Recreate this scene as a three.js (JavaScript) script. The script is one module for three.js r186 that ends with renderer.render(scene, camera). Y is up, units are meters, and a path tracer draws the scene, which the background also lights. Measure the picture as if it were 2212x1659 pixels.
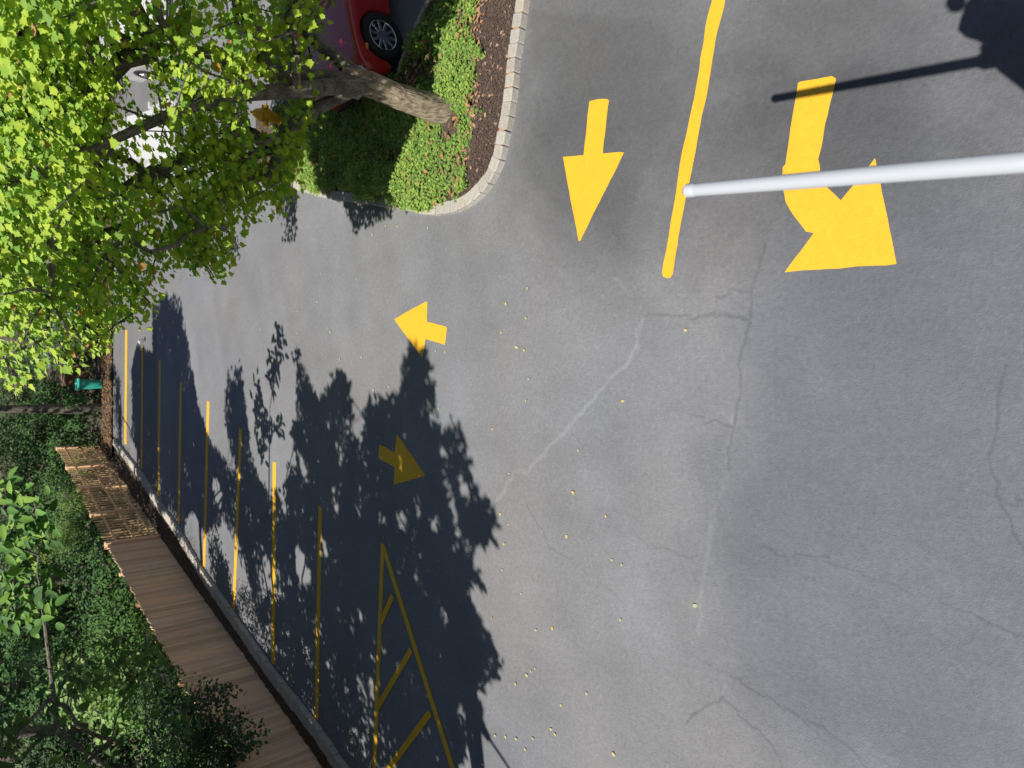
import * as THREE from 'three';
import { RoundedBoxGeometry } from 'three/addons/geometries/RoundedBoxGeometry.js';
import * as BGU from 'three/addons/utils/BufferGeometryUtils.js';

// ---------------------------------------------------------------- camera, sky, sun, exposure
// The phone was held sideways: the picture's left is the far end of the yard, its right the ground below.
const W = 2212, H = 1659, F = 1475, EYE = 7.0, PITCH = Math.atan(1306 / F);
const cp = Math.cos(PITCH), sp = Math.sin(PITCH);
const scene = new THREE.Scene();
const camera = new THREE.PerspectiveCamera(2 * Math.atan(H / 2 / F) * 180 / Math.PI, 4 / 3, 0.1, 600);
camera.position.set(0, EYE, 0);
camera.up.set(1, 0, 0);
camera.lookAt(0, EYE - sp, -cp);
camera.focus = 8.5; camera.userData.fStop = 1.3;

const AZ = 33 * Math.PI / 180, COT = 0.659;                       // the sun stands behind the camera's left shoulder
const SX = Math.cos(AZ) * COT, SZ = Math.sin(AZ) * COT;           // shadow shift per metre of height (right, forward)
const sunDir = new THREE.Vector3(-SX, 1, SZ).normalize();
{ // clear pale-blue sky: whiter to the horizon and round the sun, darker blue overhead
  const w = 256, h = 128, d = new Float32Array(w * h * 4), v = new THREE.Vector3(), K = 0.16;
  for (let j = 0; j < h; j++) for (let i = 0; i < w; i++) {
    const th = (j + 0.5) / h * Math.PI - Math.PI / 2, ph = ((i + 0.5) / w - 0.5) * 2 * Math.PI;   // row 0 is the nadir
    v.set(Math.cos(th) * Math.cos(ph), Math.sin(th), Math.cos(th) * Math.sin(ph));
    const up = Math.max(0, v.y), t = Math.pow(1 - up, 3), g = Math.pow(Math.max(0, v.dot(sunDir)), 6) * 0.5, k = (j * w + i) * 4;
    d[k] = K * (0.32 + 1.7 * t + g); d[k + 1] = K * (0.52 + 1.6 * t + g * 0.97); d[k + 2] = K * (1.05 + 1.25 * t + g * 0.85); d[k + 3] = 1;
  }
  const tex = new THREE.DataTexture(d, w, h, THREE.RGBAFormat, THREE.FloatType);
  tex.mapping = THREE.EquirectangularReflectionMapping; tex.magFilter = tex.minFilter = THREE.LinearFilter; tex.needsUpdate = true;
  scene.background = tex; scene.environment = tex;
}
const sun = new THREE.DirectionalLight(new THREE.Color(1.0, 0.95, 0.87), 4.7);
sun.position.copy(sunDir).multiplyScalar(80).add(new THREE.Vector3(0, 0, -16));
sun.target.position.set(0, 0, -16);
sun.castShadow = true;
Object.assign(sun.shadow.camera, { left: -45, right: 45, top: 45, bottom: -45, near: 1, far: 200 });
sun.shadow.mapSize.set(4096, 4096); sun.shadow.radius = 1;
scene.add(sun, sun.target);

const renderer = new THREE.WebGLRenderer({ antialias: true });
renderer.toneMapping = THREE.LinearToneMapping;
renderer.toneMappingExposure = 1.3;
renderer.shadowMap.enabled = true;

// ---------------------------------------------------------------- helpers
let seed = 7;
function rnd() { seed = (seed + 0x6D2B79F5) | 0; let t = Math.imul(seed ^ (seed >>> 15), 1 | seed); t = (t + Math.imul(t ^ (t >>> 7), 61 | t)) ^ t; return ((t ^ (t >>> 14)) >>> 0) / 4294967296; }
const R = (a, b) => a + (b - a) * rnd();
const gauss = () => (rnd() + rnd() + rnd() - 1.5) / 0.75;
const V3 = (x, y, z) => new THREE.Vector3(x, y, -z);               // right, up, forward -> three
const lin = (r, g, b) => new THREE.Color().setRGB(r, g, b);
// where the sight line through a pixel meets the level y
function G(px, py, y = 0) {
  const s = (px - W / 2) / F, w = (EYE - y) / (sp + s * cp);
  return [(H / 2 - py) / F * w, w * (cp - s * sp)];
}
// where the sight line through a pixel meets the upright plane at forward distance z
function U(px, py, z) {
  const s = (px - W / 2) / F, w = z / (cp - s * sp);
  return [(H / 2 - py) / F * w, EYE - w * (sp + s * cp), z];
}
function toPix(x, y, z) {
  const w = z * cp + (EYE - y) * sp; if (w < 0.1) return null;
  const d = (EYE - y) * cp - z * sp;
  return [W / 2 + F * d / w, H / 2 - F * x / w];
}
const inPoly = (p, poly) => { let c = false; for (let i = 0, j = poly.length - 1; i < poly.length; j = i++) { const a = poly[i], b = poly[j]; if ((a[1] > p[1]) !== (b[1] > p[1]) && p[0] < (b[0] - a[0]) * (p[1] - a[1]) / (b[1] - a[1]) + a[0]) c = !c; } return c; };
const inFrame = (p, m = 0) => p && p[0] > -m && p[0] < W + m && p[1] > -m && p[1] < H + m;
const used = {};
function numbered(n) { used[n] = (used[n] ?? -1) + 1; return used[n] ? n + '_' + String(used[n]).padStart(3, '0') : n; }
function mesh(name, geo, mat, parent) {
  const o = new THREE.Mesh(geo, mat); o.name = name; o.castShadow = o.receiveShadow = true;
  (parent ?? scene).add(o); return o;
}
function tag(o, label, category, group) { o.userData.label = label; o.userData.category = category; if (group) o.userData.group = group; return o; }
function thing(name, label, category, group) { const o = new THREE.Group(); o.name = numbered(name); scene.add(o); return tag(o, label, category, group); }
function struct(name, geo, mat) { const o = mesh(numbered(name), geo, mat); o.userData.kind = 'structure'; return o; }
// flat sheet from a ground outline (right, forward), uv in metres
function sheet(pts, y) {
  const g = new THREE.ShapeGeometry(new THREE.Shape(pts.map(p => new THREE.Vector2(p[0], p[1]))));
  g.rotateX(-Math.PI / 2); g.translate(0, y, 0); return g;
}
const sheetPix = (pix, y) => sheet(pix.map(p => G(p[0], p[1])), y);
// value noise
const perm = new Uint16Array(1024).map(() => Math.floor(rnd() * 65536));
function vnoise(x, y) {
  const xi = Math.floor(x), yi = Math.floor(y), fx = x - xi, fy = y - yi;
  const u = fx * fx * (3 - 2 * fx), v = fy * fy * (3 - 2 * fy);
  const h = (a, b) => perm[(perm[a & 1023] + b) & 1023] / 65536;
  return (h(xi, yi) * (1 - u) + h(xi + 1, yi) * u) * (1 - v) + (h(xi, yi + 1) * (1 - u) + h(xi + 1, yi + 1) * u) * v;
}
const fbm = (x, y, o = 4) => { let s = 0, a = 0.5, t = 0; for (let i = 0; i < o; i++) { s += a * vnoise(x, y); t += a; x = x * 2.03 + 17.1; y = y * 2.03 + 5.7; a *= 0.5; } return s / t; };
function dataTex(w, h, fn, srgb = true, wrap = true) {
  const d = new Uint8Array(w * h * 4), c = [0, 0, 0];
  for (let j = 0; j < h; j++) for (let i = 0; i < w; i++) {
    fn(i, j, c); const k = (j * w + i) * 4;
    for (let n = 0; n < 3; n++) { let v = Math.min(1, Math.max(0, c[n])); if (srgb) v = v <= 0.0031308 ? v * 12.92 : 1.055 * Math.pow(v, 1 / 2.4) - 0.055; d[k + n] = v * 255 + 0.5; }
    d[k + 3] = 255;
  }
  const t = new THREE.DataTexture(d, w, h, THREE.RGBAFormat);
  t.magFilter = THREE.LinearFilter; t.minFilter = THREE.LinearMipmapLinearFilter; t.generateMipmaps = true;
  if (wrap) t.wrapS = t.wrapT = THREE.RepeatWrapping;
  if (srgb) t.colorSpace = THREE.SRGBColorSpace;
  t.needsUpdate = true; return t;
}
const std = (c, rough = 0.8, extra = {}) => new THREE.MeshStandardMaterial({ color: c, roughness: rough, ...extra });

// ---------------------------------------------------------------- ground and asphalt
const soilTex = dataTex(512, 512, (i, j, c) => { const n = fbm(i / 9, j / 9, 4), m = vnoise(i / 2.1, j / 2.1), b = 0.035 + 0.06 * n + 0.05 * m * m; c[0] = b * 1.25; c[1] = b * 0.92; c[2] = b * 0.66; });
soilTex.repeat.set(0.5, 0.5);
const soilBump = dataTex(256, 256, (i, j, c) => { c[0] = c[1] = c[2] = fbm(i / 5, j / 5, 4); }, false); soilBump.repeat.set(0.8, 0.8);
const soilMat = new THREE.MeshStandardMaterial({ map: soilTex, bumpMap: soilBump, bumpScale: 0.04, roughness: 1 });
struct('ground', sheet([[-300, -40], [300, -40], [300, 500], [-300, 500]], -0.06), soilMat);

// lot: the asphalt map spans 28 m x 28 m without repeating
const AX = -12, AZ0 = 0, AS = 28;
const gp = a => a.map(p => G(p[0], p[1]));
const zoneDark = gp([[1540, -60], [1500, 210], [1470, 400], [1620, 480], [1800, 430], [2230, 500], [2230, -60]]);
const zoneLane = gp([[1120, -60], [1540, -60], [1500, 210], [1440, 600], [1250, 560], [1140, 430], [1110, 300]]);
const zoneNear = gp([[1622, 690], [1580, 920], [1530, 1210], [1570, 1490], [1880, 1700], [2400, 1700], [2400, 440], [1800, 430], [1650, 480]]);
const cracks = [
  [0.028, 1.34, [[1401, 680], [1381, 715], [1374, 747], [1359, 782], [1321, 825], [1281, 872], [1246, 905], [1211, 945], [1171, 980], [1144, 1015], [1111, 1025], [1078, 1085]]],
  [0.016, 0.55, [[1404, 680], [1464, 680], [1494, 685], [1516, 695], [1546, 685], [1576, 685], [1616, 695]]],
  [0.012, 0.6, [[1549, 647], [1581, 637], [1626, 635]]],
  [0.014, 0.6, [[1646, 527], [1634, 620], [1619, 690], [1611, 752], [1601, 797], [1597, 835], [1581, 920], [1571, 1010]]],
  [0.026, 1.26, [[1577, 905], [1566, 1010], [1556, 1055], [1545, 1120], [1536, 1165], [1531, 1205], [1520, 1290], [1515, 1380]]],
  [0.014, 0.6, [[1494, 897], [1516, 907], [1541, 905], [1576, 917]]],
  [0.014, 0.62, [[1371, 1155], [1426, 1185], [1461, 1202], [1511, 1207]]],
  [0.008, 0.45, [[1481, 1562], [1506, 1544], [1531, 1524], [1566, 1509]]],
  [0.010, 1.25, [[1566, 1509], [1569, 1489], [1560, 1460]]],
  [0.012, 0.65, [[1516, 1430], [1546, 1444], [1606, 1477], [1656, 1504], [1692, 1527], [1742, 1562], [1799, 1592], [1859, 1637], [1900, 1690]]],
  [0.008, 0.55, [[1566, 1515], [1600, 1545], [1640, 1570], [1670, 1610], [1690, 1660]]],
  [0.008, 0.55, [[2180, 800], [2169, 850], [2149, 915], [2132, 985], [2149, 1030], [2162, 1067], [2182, 1112], [2197, 1157], [2209, 1195], [2230, 1240]]],
  [0.010, 1.22, [[2160, 850], [2141, 915], [2124, 990]]],
  [0.006, 0.55, [[2162, 1070], [2209, 1087], [2260, 1100]]],
  [0.008, 0.6, [[1924, 1260], [1947, 1272], [1994, 1290], [2034, 1307], [2084, 1325], [2147, 1355], [2209, 1380]]],
  [0.012, 0.7, [[1189, 555], [1214, 570], [1256, 577], [1291, 587]]],
  [0.010, 1.15, [[1256, 573], [1300, 590], [1345, 612], [1360, 640]]],
  [0.010, 0.72, [[1640, 1180], [1720, 1200], [1790, 1215], [1860, 1240], [1924, 1260]]],
  [0.008, 0.6, [[1140, 1090], [1190, 1190], [1240, 1210]]],
  [0.009, 0.62, [[1290, 1255], [1330, 1280], [1345, 1300]]],
];
const AN = 2048, mpp = AS / AN;
const crackMul = new Float32Array(AN * AN).fill(1);
for (const [wd, mul, line] of cracks) {
  const pts = gp(line);
  for (let k = 0; k + 1 < pts.length; k++) {
    const [ax, az] = pts[k], [bx, bz] = pts[k + 1], L = Math.hypot(bx - ax, bz - az), n = Math.ceil(L / (mpp * 0.6));
    for (let t = 0; t <= n; t++) {
      const u = t / n, x0 = ax + (bx - ax) * u, z0 = az + (bz - az) * u;
      const j1 = (fbm(x0 * 4 + k, z0 * 4, 3) - 0.5) * 0.16, j2 = (fbm(x0 * 4 + 31, z0 * 4 + 9, 3) - 0.5) * 0.16;
      const x = x0 + j1, z = z0 + j2, r = wd * (0.5 + 0.9 * vnoise(x * 7, z * 7)), q = Math.ceil(r / mpp) + 1;
      const ci = (x - AX) / mpp, cj = (z - AZ0) / mpp;
      for (let b = -q; b <= q; b++) for (let a = -q; a <= q; a++) {
        const i = Math.round(ci) + a, j = Math.round(cj) + b; if (i < 0 || j < 0 || i >= AN || j >= AN) continue;
        const d = Math.hypot(i - ci, j - cj) * mpp, f = Math.max(0, Math.min(1, 1.3 - d / (r + mpp * 0.5)));
        const m = 1 + (mul - 1) * (mul < 1 ? 0.7 : 0.82) * f * (0.30 + 0.70 * vnoise(x * 3 + 50, z * 3)); const id = j * AN + i;
        if (mul < 1) crackMul[id] = Math.min(crackMul[id], m); else if (crackMul[id] >= 1) crackMul[id] = Math.max(crackMul[id], m);
      }
    }
  }
}
function zoneAt(poly, x, z, soft) {                                  // 0..1 with a ragged edge
  let s = 0; for (let k = 0; k < 14; k++) { const a = k * 2.4, q = soft * Math.sqrt((k + 0.5) / 14); if (inPoly([x + Math.cos(a) * q, z + Math.sin(a) * q], poly)) s += 1 / 14; } return s;
}
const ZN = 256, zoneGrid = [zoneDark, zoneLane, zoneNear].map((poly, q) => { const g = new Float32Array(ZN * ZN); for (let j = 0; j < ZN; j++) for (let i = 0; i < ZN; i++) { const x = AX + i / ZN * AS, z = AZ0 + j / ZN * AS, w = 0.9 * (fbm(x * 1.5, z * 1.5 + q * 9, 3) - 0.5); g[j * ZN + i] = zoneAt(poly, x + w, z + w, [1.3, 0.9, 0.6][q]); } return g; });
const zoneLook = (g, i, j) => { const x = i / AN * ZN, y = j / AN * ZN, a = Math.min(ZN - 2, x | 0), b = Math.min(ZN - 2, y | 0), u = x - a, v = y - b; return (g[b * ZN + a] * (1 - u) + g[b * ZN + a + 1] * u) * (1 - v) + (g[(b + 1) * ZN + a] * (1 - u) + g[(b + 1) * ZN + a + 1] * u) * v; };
function asphaltColor(x, z, d, l, n, c) {
  const big = fbm(x * 0.35 + 3, z * 0.35, 3), mid = fbm(x * 2.1, z * 1.3 + 40, 3), fine = vnoise(x * 38, z * 38), sp2 = vnoise(x * 21 + 9, z * 21), track = vnoise(x * 0.15, z * 1.7 + 3);
  let b = 0.170 * (0.80 + 0.24 * big + 0.22 * mid + 0.10 * track) * (0.87 + 0.16 * fine + 0.10 * sp2);
  if (sp2 > 0.80) b *= 0.90; if (fine > 0.92) b *= 1.08;
  const streak = vnoise(x * 0.5 + z * 0.25 + 5, z * 2.6 - x * 1.1 + 20); b *= 0.95 + 0.10 * streak;
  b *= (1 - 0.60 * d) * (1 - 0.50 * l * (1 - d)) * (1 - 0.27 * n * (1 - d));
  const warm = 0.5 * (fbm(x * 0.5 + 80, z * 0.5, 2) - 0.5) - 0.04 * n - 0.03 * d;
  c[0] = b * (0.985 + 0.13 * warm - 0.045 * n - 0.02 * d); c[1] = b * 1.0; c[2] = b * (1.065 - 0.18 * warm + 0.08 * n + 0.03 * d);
}
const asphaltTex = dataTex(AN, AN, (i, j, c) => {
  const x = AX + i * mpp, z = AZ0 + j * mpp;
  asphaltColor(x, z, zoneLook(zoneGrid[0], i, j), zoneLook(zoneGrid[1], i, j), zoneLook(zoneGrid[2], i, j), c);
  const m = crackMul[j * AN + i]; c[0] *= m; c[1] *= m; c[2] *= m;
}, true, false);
asphaltTex.repeat.set(1 / AS, 1 / AS); asphaltTex.offset.set(-AX / AS, -AZ0 / AS);
const grainBump = dataTex(512, 512, (i, j, c) => { const v = 0.55 * vnoise(i / 2.3, j / 2.3) + 0.45 * fbm(i / 6, j / 6, 3); c[0] = c[1] = c[2] = v; }, false);
grainBump.repeat.set(0.55, 0.55);
const asphaltMat = new THREE.MeshStandardMaterial({ map: asphaltTex, bumpMap: grainBump, bumpScale: 0.006, roughness: 0.92 });
const farTex = dataTex(512, 512, (i, j, c) => { const p = (a, b) => fbm(a, b, 3); const b = 0.150 * (0.8 + 0.36 * p(i / 40, j / 40) + 0.1 * vnoise(i / 2, j / 2)); c[0] = b * 1.01; c[1] = b; c[2] = b * 1.02; });
farTex.repeat.set(0.09, 0.09);
const farAsphalt = new THREE.MeshStandardMaterial({ map: farTex, bumpMap: grainBump, bumpScale: 0.005, roughness: 0.92 });

// kerb along the fence, lot side
const wallPix = [[755, 1659], [683, 1556], [590, 1440], [507, 1322], [441, 1228], [386, 1134], [343, 1074], [305, 1016], [250, 946]];
const wallLine = gp(wallPix);
{ const [a, b] = [wallLine[0], wallLine[1]]; const k = 3.2; wallLine.unshift([a[0] + (a[0] - b[0]) * k, a[1] + (a[1] - b[1]) * k]); }
const lotLeft = wallLine.map(p => p);
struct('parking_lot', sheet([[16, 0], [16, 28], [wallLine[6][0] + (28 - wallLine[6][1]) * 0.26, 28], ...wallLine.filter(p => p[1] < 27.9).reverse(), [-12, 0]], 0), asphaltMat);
struct('far_parking_lot', sheet([[16, 28], [16, 15], [40, 15], [40, 35.3], [-2.4, 35.3], ...wallLine.filter(p => p[1] > 28).reverse(), [wallLine[6][0] + (28 - wallLine[6][1]) * 0.26, 28]], -0.004), farAsphalt);
struct('back_road', sheet([[1, 45.5], [60, 44], [60, 56], [1, 57]], -0.01), farAsphalt);
struct('near_yard_paving', sheet([[-12, 0], [16, 0], [16, -12], [-12, -12]], -0.004), farAsphalt);

// ---------------------------------------------------------------- painted markings
const paintTex = dataTex(512, 512, (i, j, c) => { const n = fbm(i / 30, j / 30, 4), s = vnoise(i / 2.2, j / 2.2), k = 0.9 + 0.14 * n - (s > 0.88 ? 0.16 : 0) - 0.10 * Math.max(0, fbm(i / 70 + 4, j / 12, 3) - 0.55); c[0] = 0.80 * k; c[1] = 0.44 * k; c[2] = 0.022 * k; });
const paintMat = new THREE.MeshStandardMaterial({ map: paintTex, bumpMap: grainBump, bumpScale: 0.003, roughness: 0.75 });
let paintY = 0.004;
function marking(name, pix, label, category, group, wob = 0.012) {
  const src = pix.map(p => G(p[0], p[1])), out = [];
  for (let i = 0; i < src.length; i++) {
    const a = src[i], b = src[(i + 1) % src.length], L = Math.hypot(b[0] - a[0], b[1] - a[1]), n = Math.max(1, Math.round(L / 0.09));
    for (let k = 0; k < n; k++) { const u = k / n, x = a[0] + (b[0] - a[0]) * u, z = a[1] + (b[1] - a[1]) * u, e = k ? 1 : 0.3; out.push([x + e * wob * 2 * (fbm(x * 6, z * 6, 3) - 0.5), z + e * wob * 2 * (fbm(x * 6 + 40, z * 6, 3) - 0.5)]); }
  }
  return tag(mesh(numbered(name), sheet(out, paintY), paintMat), label, category, group);
}
const bar = (x0, y0, x1, y1, w) => { const a = G(x0, y0), b = G(x1, y1), L = Math.hypot(b[0] - a[0], b[1] - a[1]), nx = -(b[1] - a[1]) / L * w / 2, nz = (b[0] - a[0]) / L * w / 2; return [[a[0] + nx, a[1] + nz], [b[0] + nx, b[1] + nz], [b[0] - nx, b[1] - nz], [a[0] - nx, a[1] - nz]].map(p => toPix(p[0], 0, p[1])); };
marking('straight_arrow', [[1273.8, 218.8], [1290, 215], [1311, 214], [1315.8, 217], [1302.5, 331.3], [1348.7, 329.5], [1253.5, 520], [1250, 520], [1216.2, 338.8], [1261.2, 335]], 'long yellow straight arrow painted in the lane beside the stone kerb', 'road arrow');
marking('turn_arrow', [[1723.8, 180], [1728, 177], [1798, 164.6], [1806, 170], [1767.3, 343], [1771.8, 374.6], [1788.3, 406], [1816.8, 433], [1843.8, 400], [1890.3, 341.6], [1902.3, 395.6], [1937, 570], [1695.3, 588], [1758.3, 503.6], [1741.8, 500.6], [1716.3, 467.6], [1696.8, 434.6], [1689.3, 398.6], [1690.8, 362.6], [1696.8, 355]], 'large yellow bent turn arrow painted under the white pole', 'road arrow');
marking('short_arrow', [[851.9, 689.8], [921, 651], [924, 653], [922.6, 694.8], [963, 705], [965.6, 709], [961.9, 745], [919.4, 732.3], [913.1, 772.3], [909, 769]], 'short yellow arrow in full sun pointing away to the far stalls', 'road arrow');
marking('short_arrow', [[819.6, 959.6], [853.1, 977], [857.1, 938.4], [860, 940], [919.4, 1028], [850.6, 1047], [853.1, 1009.6], [817.6, 989.6]], 'short yellow arrow lying in the dappled tree shadow', 'road arrow');
marking('lane_line', [[1538.8, -60], [1538.8, 0], [1528.8, 37.5], [1516, 112], [1509, 160], [1500, 212], [1486, 275], [1470, 350], [1461, 415], [1446, 505], [1430, 590], [1433, 598], [1441, 601], [1449, 599], [1453.8, 592], [1466, 512], [1481, 430], [1501, 337], [1516, 250], [1529, 195], [1546, 87], [1565, 12], [1572, -60]], 'solid yellow line painted between the two arrow lanes', 'lane line');
const stall = (x0, y0, x1, y1, w, label, g) => { marking('stall_line', bar(x0, y0, x1, y1, w), label, 'stall line', g); };
const SG = 'stall lines along the fence';
stall(273, 713, 271, 960, 0.38, 'bright sunlit yellow stall line at the far edge of the lot', SG);
for (const a of [[308, 748, 306, 1012], [345.5, 779, 342.5, 1070], [391, 825, 386, 1130]]) stall(...a, 0.24, 'thin yellow stall line lying wholly in the far solid shadow', SG);
stall(450, 867, 441, 1224, 0.24, 'yellow stall line with its tip in the sun past the far shadow', SG);
for (const a of [[520, 926, 505, 1317], [593, 998, 590, 1434]]) stall(...a, 0.21, 'yellow stall line speckled with sun patches between tree shadows', SG);
stall(692, 1093, 683.6, 1552, 0.18, 'yellow stall line next to the painted hatched triangle', SG);
const hz = thing('hatched_area', 'yellow painted triangle with slanting bars in tree shadow', 'hatched marking');
paintY = 0.008;
const hb = (x0, y0, x1, y1, w, name, y) => { const q = bar(x0, y0, x1, y1, w).map(p => G(p[0], p[1])); return mesh(name, sheet(q, y), paintMat, hz); };
hb(827, 1174, 800, 1900, 0.135, 'side_line', 0.004); hb(829, 1182, 1010, 1760, 0.135, 'side_line', 0.008);
hb(849, 1286, 824, 1344, 0.13, 'cross_bar', 0.012); hb(889, 1403, 816, 1528, 0.13, 'cross_bar', 0.012); hb(930, 1539, 835, 1668, 0.13, 'cross_bar', 0.012); hb(968, 1672, 850, 1800, 0.13, 'cross_bar', 0.012);

// ---------------------------------------------------------------- stone kerbs
const stoneTex = dataTex(256, 256, (i, j, c) => { const n = fbm(i / 12, j / 12, 4), s = vnoise(i / 1.7, j / 1.7), b = 0.47 + 0.20 * (n - 0.5) + 0.12 * (s - 0.5); c[0] = b * 1.06; c[1] = b; c[2] = b * 0.90; });
const stoneMats = [lin(1, 1, 1), lin(0.94, 0.93, 0.93), lin(1.0, 0.96, 0.89), lin(0.89, 0.88, 0.87)].map(c => new THREE.MeshStandardMaterial({ map: stoneTex, bumpMap: soilBump, bumpScale: 0.012, color: c, roughness: 0.9 }));
const jointMat = new THREE.MeshStandardMaterial({ map: soilTex, color: lin(4.2, 3.2, 2.4), roughness: 1 });
function resample(pts, step) {
  const out = [pts[0]]; let need = step;
  for (let i = 0; i + 1 < pts.length; i++) { let [ax, az] = pts[i]; const [bx, bz] = pts[i + 1]; let L = Math.hypot(bx - ax, bz - az); while (L >= need) { const u = need / L; ax += (bx - ax) * u; az += (bz - az) * u; out.push([ax, az]); L -= need; need = step; } need -= L; }
  return out;
}
function smooth(pts, n = 8) { const c = new THREE.CatmullRomCurve3(pts.map(p => new THREE.Vector3(p[0], 0, p[1])), false, 'centripetal'); return c.getPoints(n * pts.length).map(p => [p.x, p.z]); }
function kerb(label, line, step, wid, hgt, mats, side) {
  const t = thing('stone_kerb', label, 'kerb');
  const pts = resample(line, step);
  const geos = [0, 1, 2, 3].map(k => { const g = new RoundedBoxGeometry(step - 0.010, hgt + 0.1, wid * (0.95 + 0.03 * k), 2, 0.02); const p = g.attributes.position; for (let i = 0; i < p.count; i++) { const f = 1 + 0.05 * (vnoise(p.getX(i) * 20 + k * 7, p.getZ(i) * 20 + p.getY(i) * 13) - 0.5); p.setXYZ(i, p.getX(i) * f, p.getY(i) * f, p.getZ(i) * f); } g.computeVertexNormals(); return g; });
  for (let i = 0; i + 1 < pts.length; i++) {
    const [ax, az] = pts[i], [bx, bz] = pts[i + 1], L = Math.hypot(bx - ax, bz - az), nx = -(bz - az) / L * side, nz = (bx - ax) / L * side;
    const m = mesh('block', geos[Math.floor(rnd() * 4)], mats[Math.floor(rnd() * mats.length)], t);
    m.position.copy(V3((ax + bx) / 2 + nx * wid / 2 + R(-.008, .008), hgt / 2 - 0.05 + R(-.008, .008), (az + bz) / 2 + nz * wid / 2 + R(-.008, .008)));
    m.rotation.set(R(-.03, .03), Math.atan2(bz - az, bx - ax) + R(-.04, .04), R(-.02, .02));
  }
  const inner = [], w0 = 0.03, w1 = wid - 0.03;                       // mortar bed seen in the joints
  const off = d => pts.map((p, i) => { const a = pts[Math.max(0, i - 1)], b = pts[Math.min(pts.length - 1, i + 1)], L = Math.hypot(b[0] - a[0], b[1] - a[1]); return [p[0] - (b[1] - a[1]) / L * side * d, p[1] + (b[0] - a[0]) / L * side * d]; });
  mesh('mortar', sheet([...off(w0), ...off(w1).reverse()], hgt - 0.014), jointMat, t);
  return t;
}
const islandPix = [[1160, -70], [1144.6, 0], [1138.6, 45], [1125, 144], [1114.6, 240], [1102.6, 294], [1090.6, 352], [1069.6, 396], [1039.6, 432], [1009.6, 453], [964.6, 465], [928.6, 465], [874.6, 453], [829.6, 447], [780, 440], [720, 432], [650, 412], [560, 380]];
const islandLine = smooth(gp(islandPix));
kerb('pale stone block kerb curving round the planted island', islandLine, 0.215, 0.20, 0.13, stoneMats, -1);
kerb('dark stone block kerb along the foot of the wooden fence', resample(wallLine, 0.4), 0.26, 0.30, 0.12, stoneMats, 1);

// island soil bed
const islandInner = (() => { const pts = islandLine, out = []; for (let i = 0; i < pts.length; i += 2) { const a = pts[Math.max(0, i - 1)], b = pts[Math.min(pts.length - 1, i + 1)], L = Math.hypot(b[0] - a[0], b[1] - a[1]); out.push([pts[i][0] + (b[1] - a[1]) / L * 0.18, pts[i][1] - (b[0] - a[0]) / L * 0.18]); } return out; })();
const lotEdge = gp([[560, 250], [640, 215], [760, 190], [840, 175], [875, 162], [901, 90], [943, 0], [965, -60]]);
struct('island_bed', sheet([...islandInner, ...lotEdge], 0.10), new THREE.MeshStandardMaterial({ map: soilTex, bumpMap: soilBump, bumpScale: 0.06, color: lin(0.98, 0.93, 0.92), roughness: 1 }));
kerb('thin dark stone edging between the island and the red car', resample(gp([[875, 162], [901, 90], [943, 0], [965, -60]]), 0.3), 0.4, 0.10, 0.14, stoneMats, 1);
// planting strip between kerb and fence, and the bank behind the far stalls
struct('fence_bed', sheet([...wallLine.map(p => [p[0] - 0.2, p[1]]), ...wallLine.map(p => [p[0] - 4.5, p[1] + 0.3]).reverse()], 0.03), soilMat);
struct('far_bank', sheet([[-3.2, 35.25], [9, 35.25], [9, 42], [-6, 42]], 0.06), soilMat);

// ---------------------------------------------------------------- leaves, bark, trees
function leafGeo(outline, fold = 0.12, cup = 0.1) {                  // flat outline around (0,0), petiole at y = 0, tip at y = 1
  const n = outline.length, pos = [0, 0.42, fold * -0.2], idx = [];
  for (const [x, y] of outline) pos.push(x, y, fold * Math.abs(x) - cup * y * y);
  for (let i = 0; i < n; i++) idx.push(0, 1 + i, 1 + (i + 1) % n);
  const g = new THREE.BufferGeometry(); g.setAttribute('position', new THREE.Float32BufferAttribute(pos, 3)); g.setIndex(idx);
  g.rotateX(-Math.PI / 2); g.computeVertexNormals(); return g;       // lies flat, upper side +y, tip towards -z
}
const mapleGeo = leafGeo([[0, 0], [0.22, 0.06], [0.36, 0.02], [0.33, 0.2], [0.56, 0.42], [0.36, 0.5], [0.3, 0.66], [0.14, 0.72], [0, 1], [-0.14, 0.72], [-0.3, 0.66], [-0.36, 0.5], [-0.56, 0.42], [-0.33, 0.2], [-0.36, 0.02], [-0.22, 0.06]], 0.25, 0.15);
const ovalGeo = leafGeo([[0, 0], [0.16, 0.14], [0.25, 0.38], [0.22, 0.66], [0.1, 0.88], [0, 1], [-0.1, 0.88], [-0.22, 0.66], [-0.25, 0.38], [-0.16, 0.14]], 0.3, 0.2);
const roundGeo = leafGeo([[0, 0], [0.25, 0.1], [0.4, 0.38], [0.34, 0.72], [0.16, 0.93], [0, 0.98], [-0.16, 0.93], [-0.34, 0.72], [-0.4, 0.38], [-0.25, 0.1]], 0.2, 0.1);
const needleGeo = leafGeo([[0, 0], [0.12, 0.2], [0.1, 0.6], [0, 1], [-0.1, 0.6], [-0.12, 0.2]], 0.2, 0.2);
const leafMat = (t = 0.4, rough = 0.85) => new THREE.MeshPhysicalMaterial({ color: 0xffffff, roughness: rough, transmission: t, thickness: 0, side: THREE.DoubleSide });
const leafy = leafMat(0.46), waxy = leafMat(0.25, 0.85);
const M4 = new THREE.Matrix4(), Q = new THREE.Quaternion(), Q2 = new THREE.Quaternion(), E = new THREE.Euler(), UP = new THREE.Vector3(0, 1, 0);
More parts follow.
